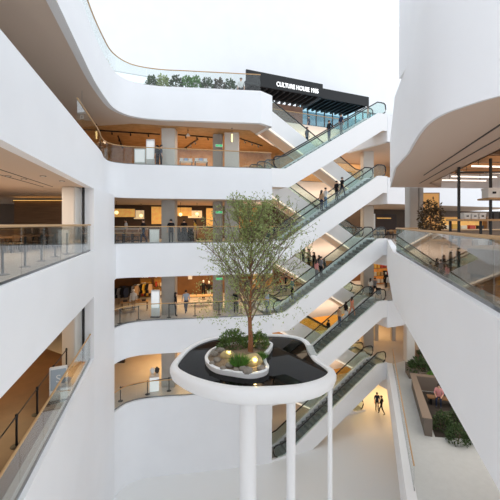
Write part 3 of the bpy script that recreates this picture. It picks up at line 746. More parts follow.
def track(label, a, b, z):
    t = thing('track_light', label, 'lamp', (a[0], a[1], z), 0, 'ceiling light tracks'); d = Vector(b) - Vector(a)
    nn = V2(-d.y, d.x).normalized() * .04
    MB().prism([nn, d + nn, d - nn, -nn], -.08, 0).obj('track', BLACK, t)
    for q in (.2, .5, .8):
        MB().tube([(d.x * q, d.y * q, -.08), (d.x * q, d.y * q, -.15), (d.x * q + .05, d.y * q - .1, -.28)], [.02, .05, .06], 10).obj('spot_head', BLACK, t)
zz = z5 - .03
for i, (a, b) in enumerate((((X(100, 25.5), 25.4), (X(160, 26.5), 26.5)), ((X(118, 27), 27), (X(123, 31), 31)), ((X(178, 26.6), 26.6), (X(215, 27.5), 27.5)), ((X(198, 28), 28), (X(184, 31.6), 31.6)), ((X(240, 27.8), 27.8), (X(262, 31), 30.4)))):
    track('black light track on the orange wood ceiling, %s from the left' % NAMES[i], a, b, zz)
def exit_sign(label, x, y, z, zc):
    t = thing('exit_sign', label, 'sign', (x, y, z), .2, 'green exit signs')
    MB().box(-.28, .28, -.03, .03, 0, .2, bev=.01).obj('housing', WHITEPL, t)
    pn = MB().box(-.25, .25, -.036, -.03, .02, .18).obj('panel', GREENS, t)
    MB().ball((.02, -.04, .14), .022, 8, (1, .3, 1)).tube([(.02, -.04, .12), (-.02, -.04, .08), (.04, -.04, .035)], .012, 6).tube([(-.02, -.04, .08), (-.07, -.04, .05)], .012, 6).obj('running_figure', WHITEPL, pn)
    MB().tube([(0, 0, .2), (0, 0, zc - z)], .012, 6).obj('hanger', STEEL, t)
exit_sign('green exit sign on the wood-ceilinged floor upstairs', X(219, 26.0), 26.0, 1.376 + (224 - 147) / F * 26.0, z5)
exit_sign('green exit sign on the eye-level cafe floor', X(219, 26.1), 26.1, 1.376 + (224 - 213.5) / F * 26.1, CH)
exit_sign('green exit sign on the clothing shop floor', X(219.5, 26.2), 26.2, 1.376 - (280 - 224) / F * 26.2, LV[3] + CH)
# cafe furniture (eye level, back)
def counter(label, x, y, z, w, d, h, body, top, rz=.2, group='service counters'):
    t = thing('service_counter', label, 'counter', (x, y, z), rz, group)
    MB().box(-w/2, w/2, -d/2, d/2, .08, h - .06, bev=.01).obj('front_panel', body, t)
    MB().box(-w/2 - .05, w/2 + .05, -d/2 - .05, d/2 + .05, h - .06, h, bev=.01).obj('top', top, t)
    MB().box(-w/2 + .04, w/2 - .04, -d/2 + .05, d/2 - .05, 0, .08).obj('plinth', BLACK, t)
    return t
counter('black cafe counter right of the grey column', X(187, 27.2), 27.2, 0, 1.5, .7, 1.05, BLACK, DARK)
counter('long wood cafe counter at far left of eye-level floor', X(127, 28), 28.0, 0, 3.2, .8, 1.0, WOODM, COLW)
counter('wood cafe counter behind the yellow top', X(203, 29.5), 29.5, 0, 3.0, .8, 1.0, WOODM, TAN)
def wall_panel(label, x, y, z, w, h, m, name='menu_board', cat='sign', rz=.175, frame=DARK, group='lit wall panels'):
    t = thing(name, label, cat, (x, y, z), rz, group)
    MB().box(-w/2 - .05, w/2 + .05, 0, .08, -.05, h + .05).obj('frame', frame, t)
    MB().box(-w/2, w/2, -.015, 0, 0, h).obj('panel', m, t)
    return t
YW = lambda x: 32.2 + (x + 6) * .175 - .25
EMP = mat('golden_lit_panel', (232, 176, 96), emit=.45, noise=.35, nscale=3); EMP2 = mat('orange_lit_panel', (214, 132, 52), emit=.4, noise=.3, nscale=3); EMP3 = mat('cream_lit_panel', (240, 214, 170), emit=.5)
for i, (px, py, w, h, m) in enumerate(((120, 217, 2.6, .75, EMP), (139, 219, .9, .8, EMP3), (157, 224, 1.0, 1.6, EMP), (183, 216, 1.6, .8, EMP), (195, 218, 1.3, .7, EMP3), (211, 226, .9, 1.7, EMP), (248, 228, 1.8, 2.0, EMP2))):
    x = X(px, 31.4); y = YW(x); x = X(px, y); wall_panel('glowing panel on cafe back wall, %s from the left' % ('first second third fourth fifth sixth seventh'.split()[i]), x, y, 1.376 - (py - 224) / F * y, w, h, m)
def chair(label, x, y, z, rz, m=DARK, group='cafe chairs'):
    t = thing('cafe_chair', label, 'chair', (x, y, z), rz, group)
    MB().box(-.21, .21, -.2, .22, .43, .47, bev=.015).obj('seat', m, t)
    MB().box(-.2, .2, -.23, -.19, .5, .82, bev=.015).obj('backrest', m, t)
    for sx in (-1, 1):
        for sy in (-1, 1): MB().tube([(sx * .18, sy * .18, .44), (sx * .2, sy * .21, 0)], .014, 6).obj('leg', BLACK, t)
        MB().tube([(sx * .17, -.2, .46), (sx * .17, -.22, .6)], .014, 6).obj('back_post', BLACK, t)
for i, px in enumerate((119, 128, 137)):
    table('small cafe table by the glass, %s from the left' % NAMES[i], X(px, 24.8), 24.8, 0, .7, .7, .74, TAN, name='cafe_table', group='cafe tables')
    for k in (-1, 1): chair('dark cafe chair %s of the %s small cafe table' % ('left' if k < 0 else 'right', NAMES[i]), X(px, 24.8) + k * .5, 24.8 + k * .1, 0, -k * PI / 2 + .2 + (0 if k < 0 else 0), DARK)
# clothing shop, one floor down
def garment(bm_mb, x, m): pass
def rack(label, x, y, z, cols, rz=.2):
    t = thing('clothes_rail', label, 'clothes rail', (x, y, z), rz, 'clothes rails')
    MB().tube([(-.8, 0, 1.5), (.8, 0, 1.5)], .018, 8).obj('hanging_bar', BLACK, t)
    for sx in (-1, 1): MB().tube([(sx * .8, 0, 1.5), (sx * .8, 0, .05)], .018, 8).tube([(sx * .8, -.25, .03), (sx * .8, .25, .03)], .02, 8).obj('leg', BLACK, t)
    return t
GARM = {}
def hang(label, x, y, z, rz, col, group):
    if col not in GARM:
        GARM[col] = MB().slabxz([(-.06, 0), (.06, 0), (.2, -.06), (.27, -.5), (.2, -.52), (.17, -.25), (.19, -.8), (-.19, -.8), (-.17, -.25), (-.2, -.52), (-.27, -.5), (-.2, -.06)], -.035, .035).mesh('shirt', SHIRTS[col])
    o = bpy.data.objects.new('shirt', GARM[col]); C.objects.link(o); o.location = (x, y, z); o.rotation_euler.z = rz; tag(o, label, 'clothing', group)
for r_, (px, y, cols) in enumerate(((118, 27.6, 'black navy black grey black navy'), (129, 28.6, 'black navy black black grey tan'), (143, 29.5, 'grey white black yellow black tan'))):
    x = X(px, y); rack('clothes rail at left of the clothing shop, %s from the left' % NAMES[r_], x, y, LV[3], None)
    for k, c in enumerate(cols.split()):
        u = -.62 + k * .25; hang('%s shirt, %s on the %s clothes rail' % (c, NAMES[k], NAMES[r_]), x + u * .98, y + u * .2 - .03, LV[3] + 1.47, .9, c, 'shirts on the clothes rails')
def mannequin(label, x, y, z, top, bot):
    t = thing('mannequin', label, 'mannequin', (x, y, z), .1, 'shop mannequins')
    MB().lathe([(.2, 0), (.2, .02), (.02, .03), (.02, .3)], 18).obj('base', STEEL, t, smooth=40)
    m = MB()
    for sx in (-1, 1): m.tube([(sx * .07, 0, .12), (sx * .08, .01, .5), (sx * .09, 0, .92)], [.05, .06, .085], 10)
    m.obj('trousers', SHIRTS[bot], t, smooth=60)
    MB().lathe([(.16, .88), (.15, 1.05), (.18, 1.28), (.19, 1.4), (.1, 1.46), (.05, 1.49)], 16, sy=.65).obj('shirt', SHIRTS[top], t, smooth=60)
    for sx in (-1, 1): MB().tube([(sx * .17, 0, 1.4), (sx * .24, 0, 1.15), (sx * .23, .05, .88)], [.055, .045, .035], 8).obj('sleeve', SHIRTS[top], t, smooth=60)
    MB().ball((0, .01, 1.62), .1, 12, (.85, 1, 1.15)).tube([(0, 0, 1.46), (0, 0, 1.55)], .045, 8).obj('head', WHITEPL, t, smooth=60)
mannequin('mannequin in white shirt beside the clothes rails', X(133.5, 25.9), 25.9, LV[3], 'white', 'tan')
mannequin('mannequin in black outfit right of the white hanging shirt', X(203.5, 30), 30.0, LV[3] + .0, 'black', 'black')
mannequin('mannequin in black jacket and white trousers at shop wall', X(209, 29.5), 29.5, LV[3], 'black', 'white')
mannequin('mannequin in navy beside the rear column behind the tree', X(247, 31), 31.0, LV[3], 'navy', 'black')
x = X(189, 31.3); hang('white shirt hung alone on the bronze shop wall', x, YW(x) - .12, LV[3] + 2.3, .175, 'white', 'wall-hung shirts')
def shelf_unit(label, x, y, z, w, h, n, m=WOODM, rz=.175, back=None, d=.4, group='shelf units'):
    t = thing('shelf_unit', label, 'shelves', (x, y, z), rz, group)
    for sx in (-1, 1): MB().box(sx * w/2 - .03, sx * w/2 + .03, -d/2, d/2, 0, h).obj('side_panel', m, t)
    MB().box(-w/2, w/2, d/2 - .02, d/2, 0, h).obj('back_panel', back or m, t)
    for k in range(n): MB().box(-w/2 + .03, w/2 - .03, -d/2, d/2 - .02, .12 + (h - .16) * k / (n - 1), .16 + (h - .16) * k / (n - 1)).obj('shelf', m, t)
    return t
SH = [('red', (190, 70, 50)), ('cream', (236, 220, 190)), ('black', (40, 38, 38)), ('tan', (190, 150, 100)), ('white', (240, 238, 232)), ('gold', (220, 170, 70))]
def stocked(where, x, y, z, w, h, n, per, m, back=None, hh=.28, rz=.175, seed=1):
    t = shelf_unit('shelf unit ' + where, x, y, z, w, h, n, m, rz, back); rn = random.Random(seed)
    for k in range(n - 1):
        for q in range(per):
            u = -w/2 + .12 + (w - .24) * (q + .5) / per; c, col = rn.choice(SH)
            zz_ = z + .16 + (h - .16) * k / (n - 1)
            merch('%s box, %s on %s shelf %s' % (c, W1[q], ('bottom', 'second', 'third', 'fourth')[k], where), x + u * math.cos(rz) , y + u * math.sin(rz) - .05, zz_, (w - .24) / per * .66, .22, hh * rn.uniform(.6, 1), mat('goods_' + c, col, .6), rz)
for i, (px, seed) in enumerate(((147, 2), (160, 3))):
    x = X(px, 31.2); stocked(('left of the shop column', 'behind the shop totem')[i], x, YW(x) - .35, LV[3], 1.1, 2.6, 4, 4, GOLDD, GOLD, .45, seed=seed)
x = X(262, 33); stocked('behind the tree on shop floor', x, YW(x) - .35, LV[3], 2.2, 2.5, 4, 5, WOODM, GOLD, .4, seed=9)
x = X(147, 31.5); wall_shelf = thing('display_shelf', 'dark display shelf on golden wall of lowest floor', 'shelf', (X(146, YW(x)), YW(x), LV[2] + 2.0), .175)
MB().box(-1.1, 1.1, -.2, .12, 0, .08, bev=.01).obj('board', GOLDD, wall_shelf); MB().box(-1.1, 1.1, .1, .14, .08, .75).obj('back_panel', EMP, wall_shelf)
for sx in (-1, 1): MB().box(sx * .9 - .03, sx * .9 + .03, -.14, .12, -.15, 0).obj('bracket', BLACK, wall_shelf)
for k in range(5): merch('%s goods on the golden wall shelf, %s from left' % (('dark', 'tan', 'dark', 'red', 'dark')[k], NAMES[k]), X(146, YW(x)) + (k - 2) * .4, YW(x) + (k - 2) * .07 - .06, LV[2] + 2.08, .24, .2, .3, (DARK, ORB, DARK, mat('goods_red', (190, 70, 50)), DARK)[k])
x = X(119, 29.5); struct(MB().box(x - .55, x + .55, 29.3, 29.5, LV[2], LV[2] + 2.5, bev=.01).obj('door_1', mat('dark_door', (48, 34, 24), .5)))
table('gold display table in the clothing shop', X(131, 25.5), 26.3, LV[3], 2.0, .7, .7, TAN, GOLDD)
for k in range(4): merch('folded %s stack on gold display table, %s' % (('black', 'cream', 'tan', 'black')[k], NAMES[k]), X(131, 25.5) + (k - 1.5) * .45, 26.3 + (k - 1.5) * .09, LV[3] + .7, .3, .3, .14, (DARK, COLW, ORB, DARK)[k])
table('long gold display table before mannequins', X(201, 28), 28.0, LV[3], 2.6, .8, .8, TAN, GOLDD)
# eye level behind the right end of the escalators: cafe with dark doors
def cafe_set(px, y, l, idx):
    table('cafe table behind escalator heads, %s from left' % NAMES[idx], X(px, y), y, LV[l], .75, .75, .74, TAN, rz=.4, name='cafe_table', group='cafe tables')
    for k in (-1, 1): chair('%s chair at the %s table behind escalator heads' % ('left' if k < 0 else 'right', NAMES[idx]), X(px, y) + k * .55, y + k * .22, LV[l], -k * PI / 2 + .4, TAN)
for i, (px, y) in enumerate(((378, 32.4), (388, 33.0), (398, 33.6))): cafe_set(px, y, 4, i)
wall_panel('warm lit sign strip in the dark cafe entrance', X(384, 40), 40, 2.0, 2.2, .12, EMP, rz=.42)
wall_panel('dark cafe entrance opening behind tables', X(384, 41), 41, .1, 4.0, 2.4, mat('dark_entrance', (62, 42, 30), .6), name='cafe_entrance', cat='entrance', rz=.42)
wall_panel('white notice board beside right column', X(373, 34), 34, .9, .55, 1.5, WHITEPL, name='notice_board', cat='sign', rz=.4)
# lower floors at right: clothing shop with golden light, then the golden lobby
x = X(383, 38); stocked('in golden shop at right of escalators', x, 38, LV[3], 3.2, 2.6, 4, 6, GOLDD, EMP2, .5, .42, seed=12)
mannequin('mannequin in black before golden shelves at right', X(386, 35), 35.0, LV[3], 'black', 'black')
mannequin('mannequin in white before golden shelves at right', X(389, 33.6), 33.6, LV[3], 'white', 'tan')
pendant('orange drum pendant in the golden lobby', X(379, 34), 34.0, LV[2] + CH, .3, 'globe', .32)
for k, px in enumerate((357, 376, 393)): column(X(px, 35.0), 35.0, LV[2], LV[2] + CH, .4, DARK if k == 0 else COLM)
shrub('tall_plant', 'tall dark green plant upstairs beside escalator foot, left', (X(266, 32.0), 32.0, LV[5]), .9, .6, 1.5, 420, LEAFD, 31, .2, .05, group='plants beside the escalators')
shrub('tall_plant', 'dark green plant upstairs beside escalator foot, right', (X(285, 33.0), 33.0, LV[5]), 1.0, .6, 1.3, 420, LEAFD, 32, .2, .05, group='plants beside the escalators')
shrub('tall_plant', 'dark green plant on cafe floor beside escalator foot', (X(281, 33.0), 33.0, 0), 1.1, .7, 2.0, 500, LEAFD, 33, .2, .05, group='plants beside the escalators')

# ------------------------------------------------------------------ left balcony interior at eye level
lw = MB().box(-15.4, -11.95, 22.2, 22.45, 0, 2.85).obj('wall_left', WOODD); struct(lw)
lw = MB().strip(smooth_poly([V2(-9.0, 7.5), V2(-10.6, 10.2), V2(-12.2, 13.6), V2(-12.9, 16.6)], 6), 0, 2.62, .2).obj('wall_left', WOODM, smooth=40); struct(lw)
t = thing('cove_light', 'golden cove light strip along top of dark wood wall', 'lamp', (-13.7, 22.3, 2.86), 0, 'cove lights')
MB().box(-1.7, 1.75, -.2, .1, 0, .06).obj('strip', EMG, t); MB().box(-1.7, 1.75, -.25, -.2, -.03, .03).obj('lip', WOODM, t)
t = thing('cove_light', 'curved golden cove light at far left ceiling', 'lamp', (-10.6, 10.2, 2.63), 0, 'cove lights')
MB().strip([p - V2(-10.6, 10.2) for p in smooth_poly([V2(-9.1, 7.7), V2(-10.6, 10.2), V2(-12.2, 13.6), V2(-12.9, 16.6)], 6)], 0, .07, .14).obj('strip', EMG, t)
MB().strip([p - V2(-10.6, 10.2) for p in smooth_poly([V2(-9.0, 7.5), V2(-10.55, 10.2), V2(-12.15, 13.6), V2(-12.85, 16.6)], 6)], -.03, .04, .04).obj('lip', WOODM, t)
wall_panel('golden lit recess beside white column on left balcony', X(73, 25.5), 25.5, 1.9, .9, .5, EMP, rz=0)
wall_panel('dark poster with small lights right of dark wood wall', X(73, 25.3), 25.3, .9, .8, .75, mat('dark_poster', (34, 28, 26), .4), name='poster', rz=0)
for i, (px, y) in enumerate(((8, 16.5), (22, 18), (36, 19), (52, 19.5), (63, 20))):
    table('dark dining table before the dark wood wall, %s from left' % NAMES[i], X(px, y), y, 0, .9, .8, .75, WOODM, BLACK, rz=0, name='dining_table', group='left balcony tables')
    for k in (-1, 1): chair('dark chair %s of %s dining table on left balcony' % ('left' if k < 0 else 'right', NAMES[i]), X(px, y) + k * .62, y, 0, -k * PI / 2, WOODD, group='left balcony chairs')
for i, (px, py) in enumerate(((8, 176), (24, 179), (43, 176), (62, 181))):
    Y_ = F * (CH - EZ) / (224 - py); t = thing('ceiling_downlight', 'small round recessed downlight in left balcony ceiling, %s from left' % NAMES[i], 'lamp', (X(px, Y_), Y_, CH), 0, 'recessed downlights')
    MB().lathe([(.11, -.012), (.11, 0)], 16).obj('trim_ring', DARK, t); MB().lathe([(.06, -.02), (.06, -.012)], 14).obj('lens', COLW, t)
# sign hanging above the left upper balcony
t = thing('hanging_sign', 'small white square icon sign under soffit above left balcony', 'sign', (X(82, 18), 18, 1.376 + (224 - 119) / F * 18), .0)
MB().box(-.1, .1, -.015, .015, 0, .2, bev=.01).obj('panel', WHITEPL, t); MB().box(-.05, .05, -.02, -.015, .05, .15).obj('icon', STEEL, t); MB().tube([(0, 0, .2), (0, 0, LV[6] - BAND - (1.376 + (224 - 119) / F * 18))], .008, 6).obj('hanger', STEEL, t)

# ------------------------------------------------------------------ right balcony at eye level
def potted_tree(label, x, y, z, h, r, m, seed):
    t = thing('potted_tree', label, 'plant', (x, y, z)); rnd = random.Random(seed)
    MB().lathe([(.22, 0), (.28, .1), (.32, .5), (.34, .55), (.3, .55), (.29, .5)], 20).obj('pot', PLANTER, t, smooth=40)
    MB().tube([(0, 0, .45), (.03, 0, 1.0), (-.02, .02, 1.6), (.02, 0, h * .8)], [.04, .035, .03, .015], 8).obj('trunk', BARK, t, smooth=50)
    bm = bmesh.new()
    for k in range(900):
        v = rv(rnd); q = rnd.uniform(.2, 1) ** .5; leaf(bm, Vector((v.x * r * q, v.y * r * q, h * .62 + v.z * h * .38 * q)), rv(rnd), .16, .035, rnd)
    me = bpy.data.meshes.new('foliage'); bm.to_mesh(me); bm.free(); me.materials.append(m)
    o = bpy.data.objects.new('foliage', me); C.objects.link(o); o.parent = t
potted_tree('bushy potted tree with dark leaves beside right concrete column', X(431, 14.3), 14.3, 0, 2.45, .52, LEAFB, 41)
ds = thing('open_shelving', 'black-posted open display frame with tan shelves on right balcony', 'shelves', (6.45, 10.5, 0))
for x in (0, .98, 2.2):
    for y in (0, .45): MB().box(x - .03, x + .03, y - .03, y + .03, 0, 3.4 if y == 0 else 1.5).obj('post', BLACK, ds)
MB().box(-.12, 2.6, -.06, .5, 1.47, 1.53, bev=.006).obj('shelf', TAN, ds); MB().box(.9, 2.6, -.06, .5, 2.13, 2.19, bev=.006).obj('shelf', TAN, ds); MB().box(-.1, 2.6, -.06, .5, .55, .6, bev=.006).obj('shelf', TAN, ds)
MB().box(-.1, 2.6, -.02, .02, 2.95, 3.0).obj('crossbar', BLACK, ds)
def mark(t, y, z, s=1.0):
    MB().box(-.035 * s, .035 * s, y - .004, y, z - .02 * s, z + .02 * s).obj('printed_mark', BLACK, t)
for k in range(3):
    t = merch('white boxed good on lower display frame shelf, %s from left' % NAMES[k], 6.45 + .28 + k * .235, 10.62, 1.53, .2, .2, .19, WHITEPL, 0); mark(t, -.112, .09)
for k in range(3): merch('black boxed good on lower display frame shelf, %s from left' % NAMES[k], 6.45 + 1.18 + k * .22, 10.62, 1.53, .18, .2, .24, DARK, 0)
t = merch('large white box with black mark on upper display frame shelf', 6.45 + 1.05, 10.6, 2.19, .36, .3, .3, WHITEPL, 0); mark(t, -.166, .15, 1.6)
merch('second large white box on upper display frame shelf', 6.45 + 1.5, 10.6, 2.19, .4, .3, .28, WHITEPL, 0)
for k in range(4): merch('%s box on bottom display frame shelf, %s from left' % (('tan', 'white', 'tan', 'white')[k], NAMES[k]), 6.45 + .3 + k * .5, 10.7, .6, .3, .25, .3, (ORB, WHITEPL, ORB, WHITEPL)[k], 0)
for i, y in enumerate((11.6, 12.9, 14.1, 15.3)):
    t = thing('ceiling_tube_light', 'long white tube light under right timber ceiling, %s from the front' % NAMES[i], 'lamp', (7.1 + .32 * (y - 10), y, 3.35), .12, 'tube lights under the timber ceiling')
    MB().tube([(-.05 - .1 * (i % 2), 0, 0), (2.0, 0, 0)], .028, 10).obj('tube', EMC, t, smooth=40)
    for x in (.2, 1.7): MB().tube([(x, 0, .04), (x, 0, .95)], .008, 5).obj('hanger', BLACK, t)
for i, y in enumerate((9.4, 10.8, 12.2, 13.6, 14.9)):
    xo = 5.93 + (y - 8.06) * .277 + .25
    t = struct(MB().box(xo, 15, y - .09, y + .09, CH + .45, CH + .68, bev=.01).obj('ceiling_beam', WOODM))
for i, x in enumerate((8.4, 10.2, 12)):
    struct(MB().box(x - .07, x + .07, 8.5, 16.2, CH + .7, CH + .88, bev=.01).obj('ceiling_beam', WOODM))
wall_panel('golden lit timber panel behind the potted tree', X(429.5, 17.6), 17.6, .2, .95, 2.75, mat('gold_timber', (226, 168, 96), .5, emit=.25), name='timber_panel', cat='panel', rz=0, frame=WOODM)
counter('long brown counter at the back of right balcony shop', 13.5, 21, 0, 6.5, .8, 1.05, WOODD, TAN, .2)
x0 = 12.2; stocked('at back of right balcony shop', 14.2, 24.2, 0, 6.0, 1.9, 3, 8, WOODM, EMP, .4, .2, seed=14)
for i, (x, y) in enumerate(((7.6, 13.2), (6.6, 8.8), (9.6, 12.2))):
    counter('low display island on right balcony floor, %s from the column' % ('first', 'third', 'second')[i], x, y, 0, 1.5, .9, .8, WOODM if i != 1 else WOODD, TAN, .3)
for k in range(3): merch('%s box on the first low display island' % ('left white', 'middle tan', 'right dark')[k], 7.6 + (k - 1) * .4, 13.2 + (k - 1) * .12, .8, .25, .25, .2, (WHITEPL, ORB, DARK)[k])
for i, (px, y) in enumerate(((442, 12.0), (449, 11.6), (456, 11.2))): 
    t = thing('bar_stool', 'dark bar stool on right balcony floor, %s from the column' % NAMES[i], 'stool', (X(px, y), y, 0), 0, 'bar stools')
    MB().lathe([(.17, .66), (.18, .69), (.17, .72)], 16).obj('seat', BLACK, t, smooth=40); MB().tube([(0, 0, .03), (0, 0, .66)], .025, 8).obj('post', STEEL, t); MB().lathe([(.19, 0), (.19, .02), (.03, .04)], 16).obj('base', STEEL, t, smooth=40)

# ------------------------------------------------------------------ lower right terrace with planters
zt = LV[2]
def planter(label, poly, z, h, loc):
    t = thing('planter_box', label, 'planter', (*loc, z), 0, 'terrace planters'); pts = [Vector(p) - Vector(loc) for p in poly]
    mb = MB(); n = len(pts); inn = offset(pts, -.14)
    R_ = [[mb.bm.verts.new((p.x, p.y, q)) for p in L] for L, q in ((pts, 0), (pts, h), (inn, h), (inn, h - .25))]
    for a, b in zip(R_, R_[1:]):
        for k in range(n): mb.bm.faces.new((a[k], a[(k+1) % n], b[(k+1) % n], b[k]))
    mb.obj('wall', PLANTER, t); MB().prism(inn, h - .3, h - .2).obj('soil', SOIL, t)
    return t
t = thing('seating_nook', 'brown low-walled seating nook with two seated people on lower terrace', 'partition', (12.0, 24.5, zt))
MB().strip([V2(-1.75, -5.4), V2(0, 0), V2(4.6, -1.2)][::-1], .0, 1.0, -.16).obj('low_wall', mat('nook_wall', (112, 100, 90), .7), t)
MB().strip([V2(-1.78, -5.42), V2(-.02, .02), V2(4.6, -1.17)][::-1], 1.0, 1.05, -.2).obj('coping', mat('pale_coping', (140, 122, 106), .6), t)
MB().prism([V2(.1, -.1), V2(4.6, -1.3), V2(4, -6), V2(-1.6, -5.4)], .012, .03).obj('shade_sheet', mat('nook_shade', (58, 50, 44), .8), t)  # dark sheet: shadow inside the low wall, put in as colour
planter('brown planter along back of the seating nook', [V2(12.5, 24.75), V2(16.5, 23.7), V2(16.8, 24.6), V2(12.7, 25.5)], zt, .9, (14.4, 24.6))
planter('square grey brown planter with potted fern by terrace column', [V2(12.3, 26.3), V2(13.6, 25.9), V2(13.9, 27.2), V2(12.6, 27.6)], zt, .8, (13.1, 26.7))
planter('tall planter beside the white terrace column', [V2(14.5, 28.6), V2(17.2, 28.0), V2(17.4, 29.6), V2(14.7, 30.2)], zt, .8, (15.8, 29.2))
column(13.85, 29.6, zt, LV[3] - BAND + .05, .7, COLW)
shrub('terrace_plant', 'drooping dark fern in square planter on lower terrace', (13.2, 26.5, zt + .6), .85, .7, .9, 420, LEAFD, 51, .3, .06, group='terrace plants')
shrub('terrace_plant', 'bright green low shrub in back planter of lower terrace', (14.0, 24.75, zt + .65), 1.25, .5, .7, 900, LEAFG, 52, .16, .05, group='terrace plants')
shrub('terrace_plant', 'dark green shrub in tall planter by white column', (15.3, 29.2, zt + .6), .8, .6, 1.3, 420, LEAFD, 53, .22, .06, group='terrace plants')
shrub('terrace_plant', 'mid green shrub further right in tall planter', (16.4, 29.0, zt + .6), .7, .5, .8, 300, LEAFG, 54, .22, .06, group='terrace plants')
for i, (x, y) in enumerate(((11.25, 19.9), (12.3, 20.2), (13.3, 20.1), (11.4, 18.7), (12.6, 18.7))):
    shrub('hedge_plant', 'dark low hedge plant in front of the seated pair, %s' % ('back left', 'back middle', 'back right', 'front left', 'front right')[i], (x, y, zt + .03), .6, .55, 1.0, 700, LEAFD, 60 + i, .13, .04, group='hedge plants')
def bench(label, x, y, z, rz):
    t = thing('bench', label, 'bench', (x, y, z), rz); MB().box(-1.2, 1.2, -.25, .25, .38, .46, bev=.02).obj('seat', WOODM, t)
    for sx in (-1, 1): MB().box(sx - .05, sx + .05, -.22, .22, 0, .38).obj('leg', BLACK, t)
bench('wooden bench in planted seating nook on lower terrace', 13.0, 22.4, zt + .03, -.3)
person('person in pale pink shirt sitting on terrace bench', 12.5, 22.5, zt + .03, 'pink', 'navy', 'sit', 2.6, True, 1.05, 'people on the terrace')
person('person in coral shirt sitting right on terrace bench', 13.5, 22.2, zt + .03, 'coral', 'tan', 'sit', 2.4, True, 1.05, 'people on the terrace')

# ------------------------------------------------------------------ roof level: sign canopy, glazing, plants
def atE(s, t, z): p = ESC(s, t); return (p.x, p.y, z)
cb = thing('sign_canopy', 'black canopy with white lettering above the roof-level entrance', 'canopy', atE(0, 7.6, 14.5), ang)
fa = MB().box(.3, 9.0, 0, .15, .1, 1.5, bev=.01).obj('fascia', BLACK, cb); so = MB().box(.3, 9.0, .15, 3.4, .35, .5).obj('soffit', BLACK, cb)
for k in range(13): MB().box(.5 + k * .66, .62 + k * .66, .15, 3.4, 0, .34).obj('fin', DARK, so)
f = bpy.data.curves.new('lettering', 'FONT'); f.body = 'CULTURE HOUSE 1985'; f.size = .62; f.extrude = .03; f.offset = .012; f.materials.append(mat('white_letters', (250, 250, 250), .5, emit=.8))
fo = bpy.data.objects.new('lettering', f); C.objects.link(fo); fo.parent = fa; fo.rotation_euler = (PI/2, 0, 0); fo.location = (3.5, -.035, .42)
fo = font_mesh(fo); xs = [v.co.x for v in fo.data.vertices]; fo.scale = (4.9 / (max(xs) - min(xs)), 1.0, 1)
c2 = thing('slatted_canopy', 'black slatted canopy right of the lettered canopy', 'canopy', atE(9.7, 9.0, 15.1), ang)
MB().box(0, 6.8, 0, .15, .05, 1.15, bev=.01).obj('fascia', BLACK, c2); MB().box(0, 6.8, .15, 4, .3, .42).obj('soffit', DARK, c2)
for k in range(10): MB().box(.1 + k * .68, .3 + k * .68, .15, 4, 0, .3).obj('fin', BLACK, c2)
gw = thing('glass_curtain_wall', 'pale teal glazed shopfront with dark mullions at roof level', 'glazing', atE(9.2, 12.6, LV[6]), ang)
MB().box(0, 16, -.01, .01, 0, 5.4).obj('glass', glass('curtain_glass', (214, 234, 240), 2.0), gw)
for k in range(14): MB().box(k * 1.2 - .04, k * 1.2 + .04, -.08, .08, 0, 5.4).obj('mullion', DARK, gw)
for z in (2.6, 5.3): MB().box(0, 16, -.06, .06, z - .04, z + .04).obj('transom', DARK, gw)
struct(MB().box(0, 18, 3.5, 3.7, 0, 5.6).obj('wall_back', mat('roof_shop_wall', (196, 220, 230), .6), loc=atE(9.0, 12.6, LV[6]), rz=ang))
struct(MB().box(-5, 9, 0, .2, 0, 4.2).obj('wall_back', mat('roof_shop_brown', (142, 104, 84), .6, noise=.2, nscale=.7), loc=atE(0, 11.5, LV[6]), rz=ang))
struct(MB().box(-40, 30, 0, .3, 5.4, 18).obj('wall_back', WHITE, loc=atE(0, 12.9, LV[6]), rz=ang))
for i, (px, y, kind) in enumerate(((152, 24.2, 0), (163, 24.1, 1), (176, 24.2, 0), (187, 24.3, 2), (196, 24.3, 2), (207, 24.5, 0), (219, 24.6, 3), (230, 24.8, 0))):
    shrub('roof_shrub', '%s behind roof-level glass, %s from the left' % (('dark green shrub', 'grey green shrub', 'bright green shrub', 'reddish brown shrub')[kind], ('first', 'second', 'third', 'fourth', 'fifth', 'sixth', 'seventh', 'eighth')[i]), (X(px, y), y, LV[6] + .42), .45, .35, .9, 260, (LEAFD, LEAF, LEAFG, LEAFB)[kind], 80 + i, .2, .06, group='roof shrubs')
pb = thing('planter_trough', 'long grey planter trough along roof-level glass', 'planter', (X(192, 24.4), 24.4, LV[6]), .1)
MB().box(-3.6, 3.6, -.35, .35, 0, .42, bev=.02).obj('trough', PLANTER, pb); MB().box(-3.5, 3.5, -.3, .3, .4, .44).obj('soil', SOIL, pb)

# ------------------------------------------------------------------ light, sky, camera
def area(x, y, z, sx, sy, power, col=(1, .72, .42), rx=0, rz=0):
    d = bpy.data.lights.new('emitter', 'AREA'); d.shape = 'RECTANGLE'; d.size = sx; d.size_y = sy; d.energy = power; d.color = col
    o = bpy.data.objects.new('emitter', d); C.objects.link(o); o.location = (x, y, z); o.rotation_euler = (rx, 0, rz); return o
for l, pw, c in ((5, 330, (1, .74, .5)), (4, 300, (1, .66, .36)), (3, 420, (1, .66, .34)), (2, 480, (1, .66, .3))):
    z = LV[l] + CH - .1
    area(-3.5, 29.2, z, 9, 3, pw, c, rz=.2); area(10, 37, z, 10, 4, pw * .8, (1, .8, .58) if l > 2 else c, rz=.4)
area(-11, 10, CH - .06, 4, 14, 600, (1, .86, .7)); area(-11, 13, LV[3] + CH - .06, 2, 8, 200, (1, .66, .32))
area(11, 10, CH + .9, 5, 9, 320, (1, .74, .5))
area(14, 20, LV[3] - .5, 8, 8, 260, (1, .95, .88))  # added lamp without a fixture, brightens the lower terrace
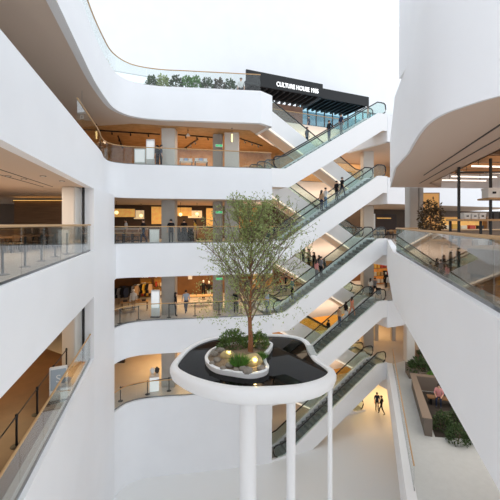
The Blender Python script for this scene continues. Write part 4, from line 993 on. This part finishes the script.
area(13.5, 34, LV[1] + CH - .1, 6, 4, 260, (1, .66, .3))
for l in (6, 5, 4, 3, 2):
    p = ESC(4.6, 4.5); o = area(p.x, p.y, LV[l] - 1.1, 9, .8, 42, (1, .84, .72)); o.rotation_euler = (PI / 2, 0, ang)  # added lamps facing backwards, no fixture, brighten the fascia behind the well
for px, py, e_ in ((229, 357.5, 8), (255, 365.5, 11), (257, 345, 5)):       # small uplights among the island stones
    p = onz(px, py, z_soil); d = bpy.data.lights.new('uplight', 'POINT'); d.energy = e_; d.color = (1, .8, .35); d.shadow_soft_size = .06
    o = bpy.data.objects.new('uplight', d); C.objects.link(o); o.location = (p.x, p.y - .12, z_soil + .3)
w = bpy.data.worlds.new('sky'); bpy.context.scene.world = w; w.use_nodes = True; nt = w.node_tree
bg = nt.nodes['Background']; tc = nt.nodes.new('ShaderNodeTexCoord'); sp = nt.nodes.new('ShaderNodeSeparateXYZ'); rp = nt.nodes.new('ShaderNodeValToRGB')
nt.links.new(tc.outputs['Generated'], sp.inputs[0]); mr = nt.nodes.new('ShaderNodeMapRange'); mr.inputs[1].default_value = -1; mr.inputs[2].default_value = 1
nt.links.new(sp.outputs['Z'], mr.inputs[0]); nt.links.new(mr.outputs[0], rp.inputs[0]); nt.links.new(rp.outputs[0], bg.inputs[0])
e = rp.color_ramp.elements; e[0].position = .40; e[0].color = (.74, .73, .72, 1); e[1].position = .56; e[1].color = (.87, .935, 1.0, 1)
bg.inputs[1].default_value = 1.48
cam = bpy.data.cameras.new('camera'); cam.sensor_width = 36; cam.lens = 36 * F / 500; cam.shift_y = -(250 - HY) / 500
cam.clip_start = .05; cam.clip_end = 300
co = bpy.data.objects.new('camera', cam); C.objects.link(co); co.location = (0, 0, EZ); co.rotation_euler = (PI / 2, 0, 0)
S = bpy.context.scene; S.camera = co
S.view_settings.view_transform = 'Standard'; S.view_settings.look = 'None'; S.view_settings.exposure = 0
S.cycles.use_denoising = True; S.cycles.max_bounces = 8; S.cycles.transparent_max_bounces = 24
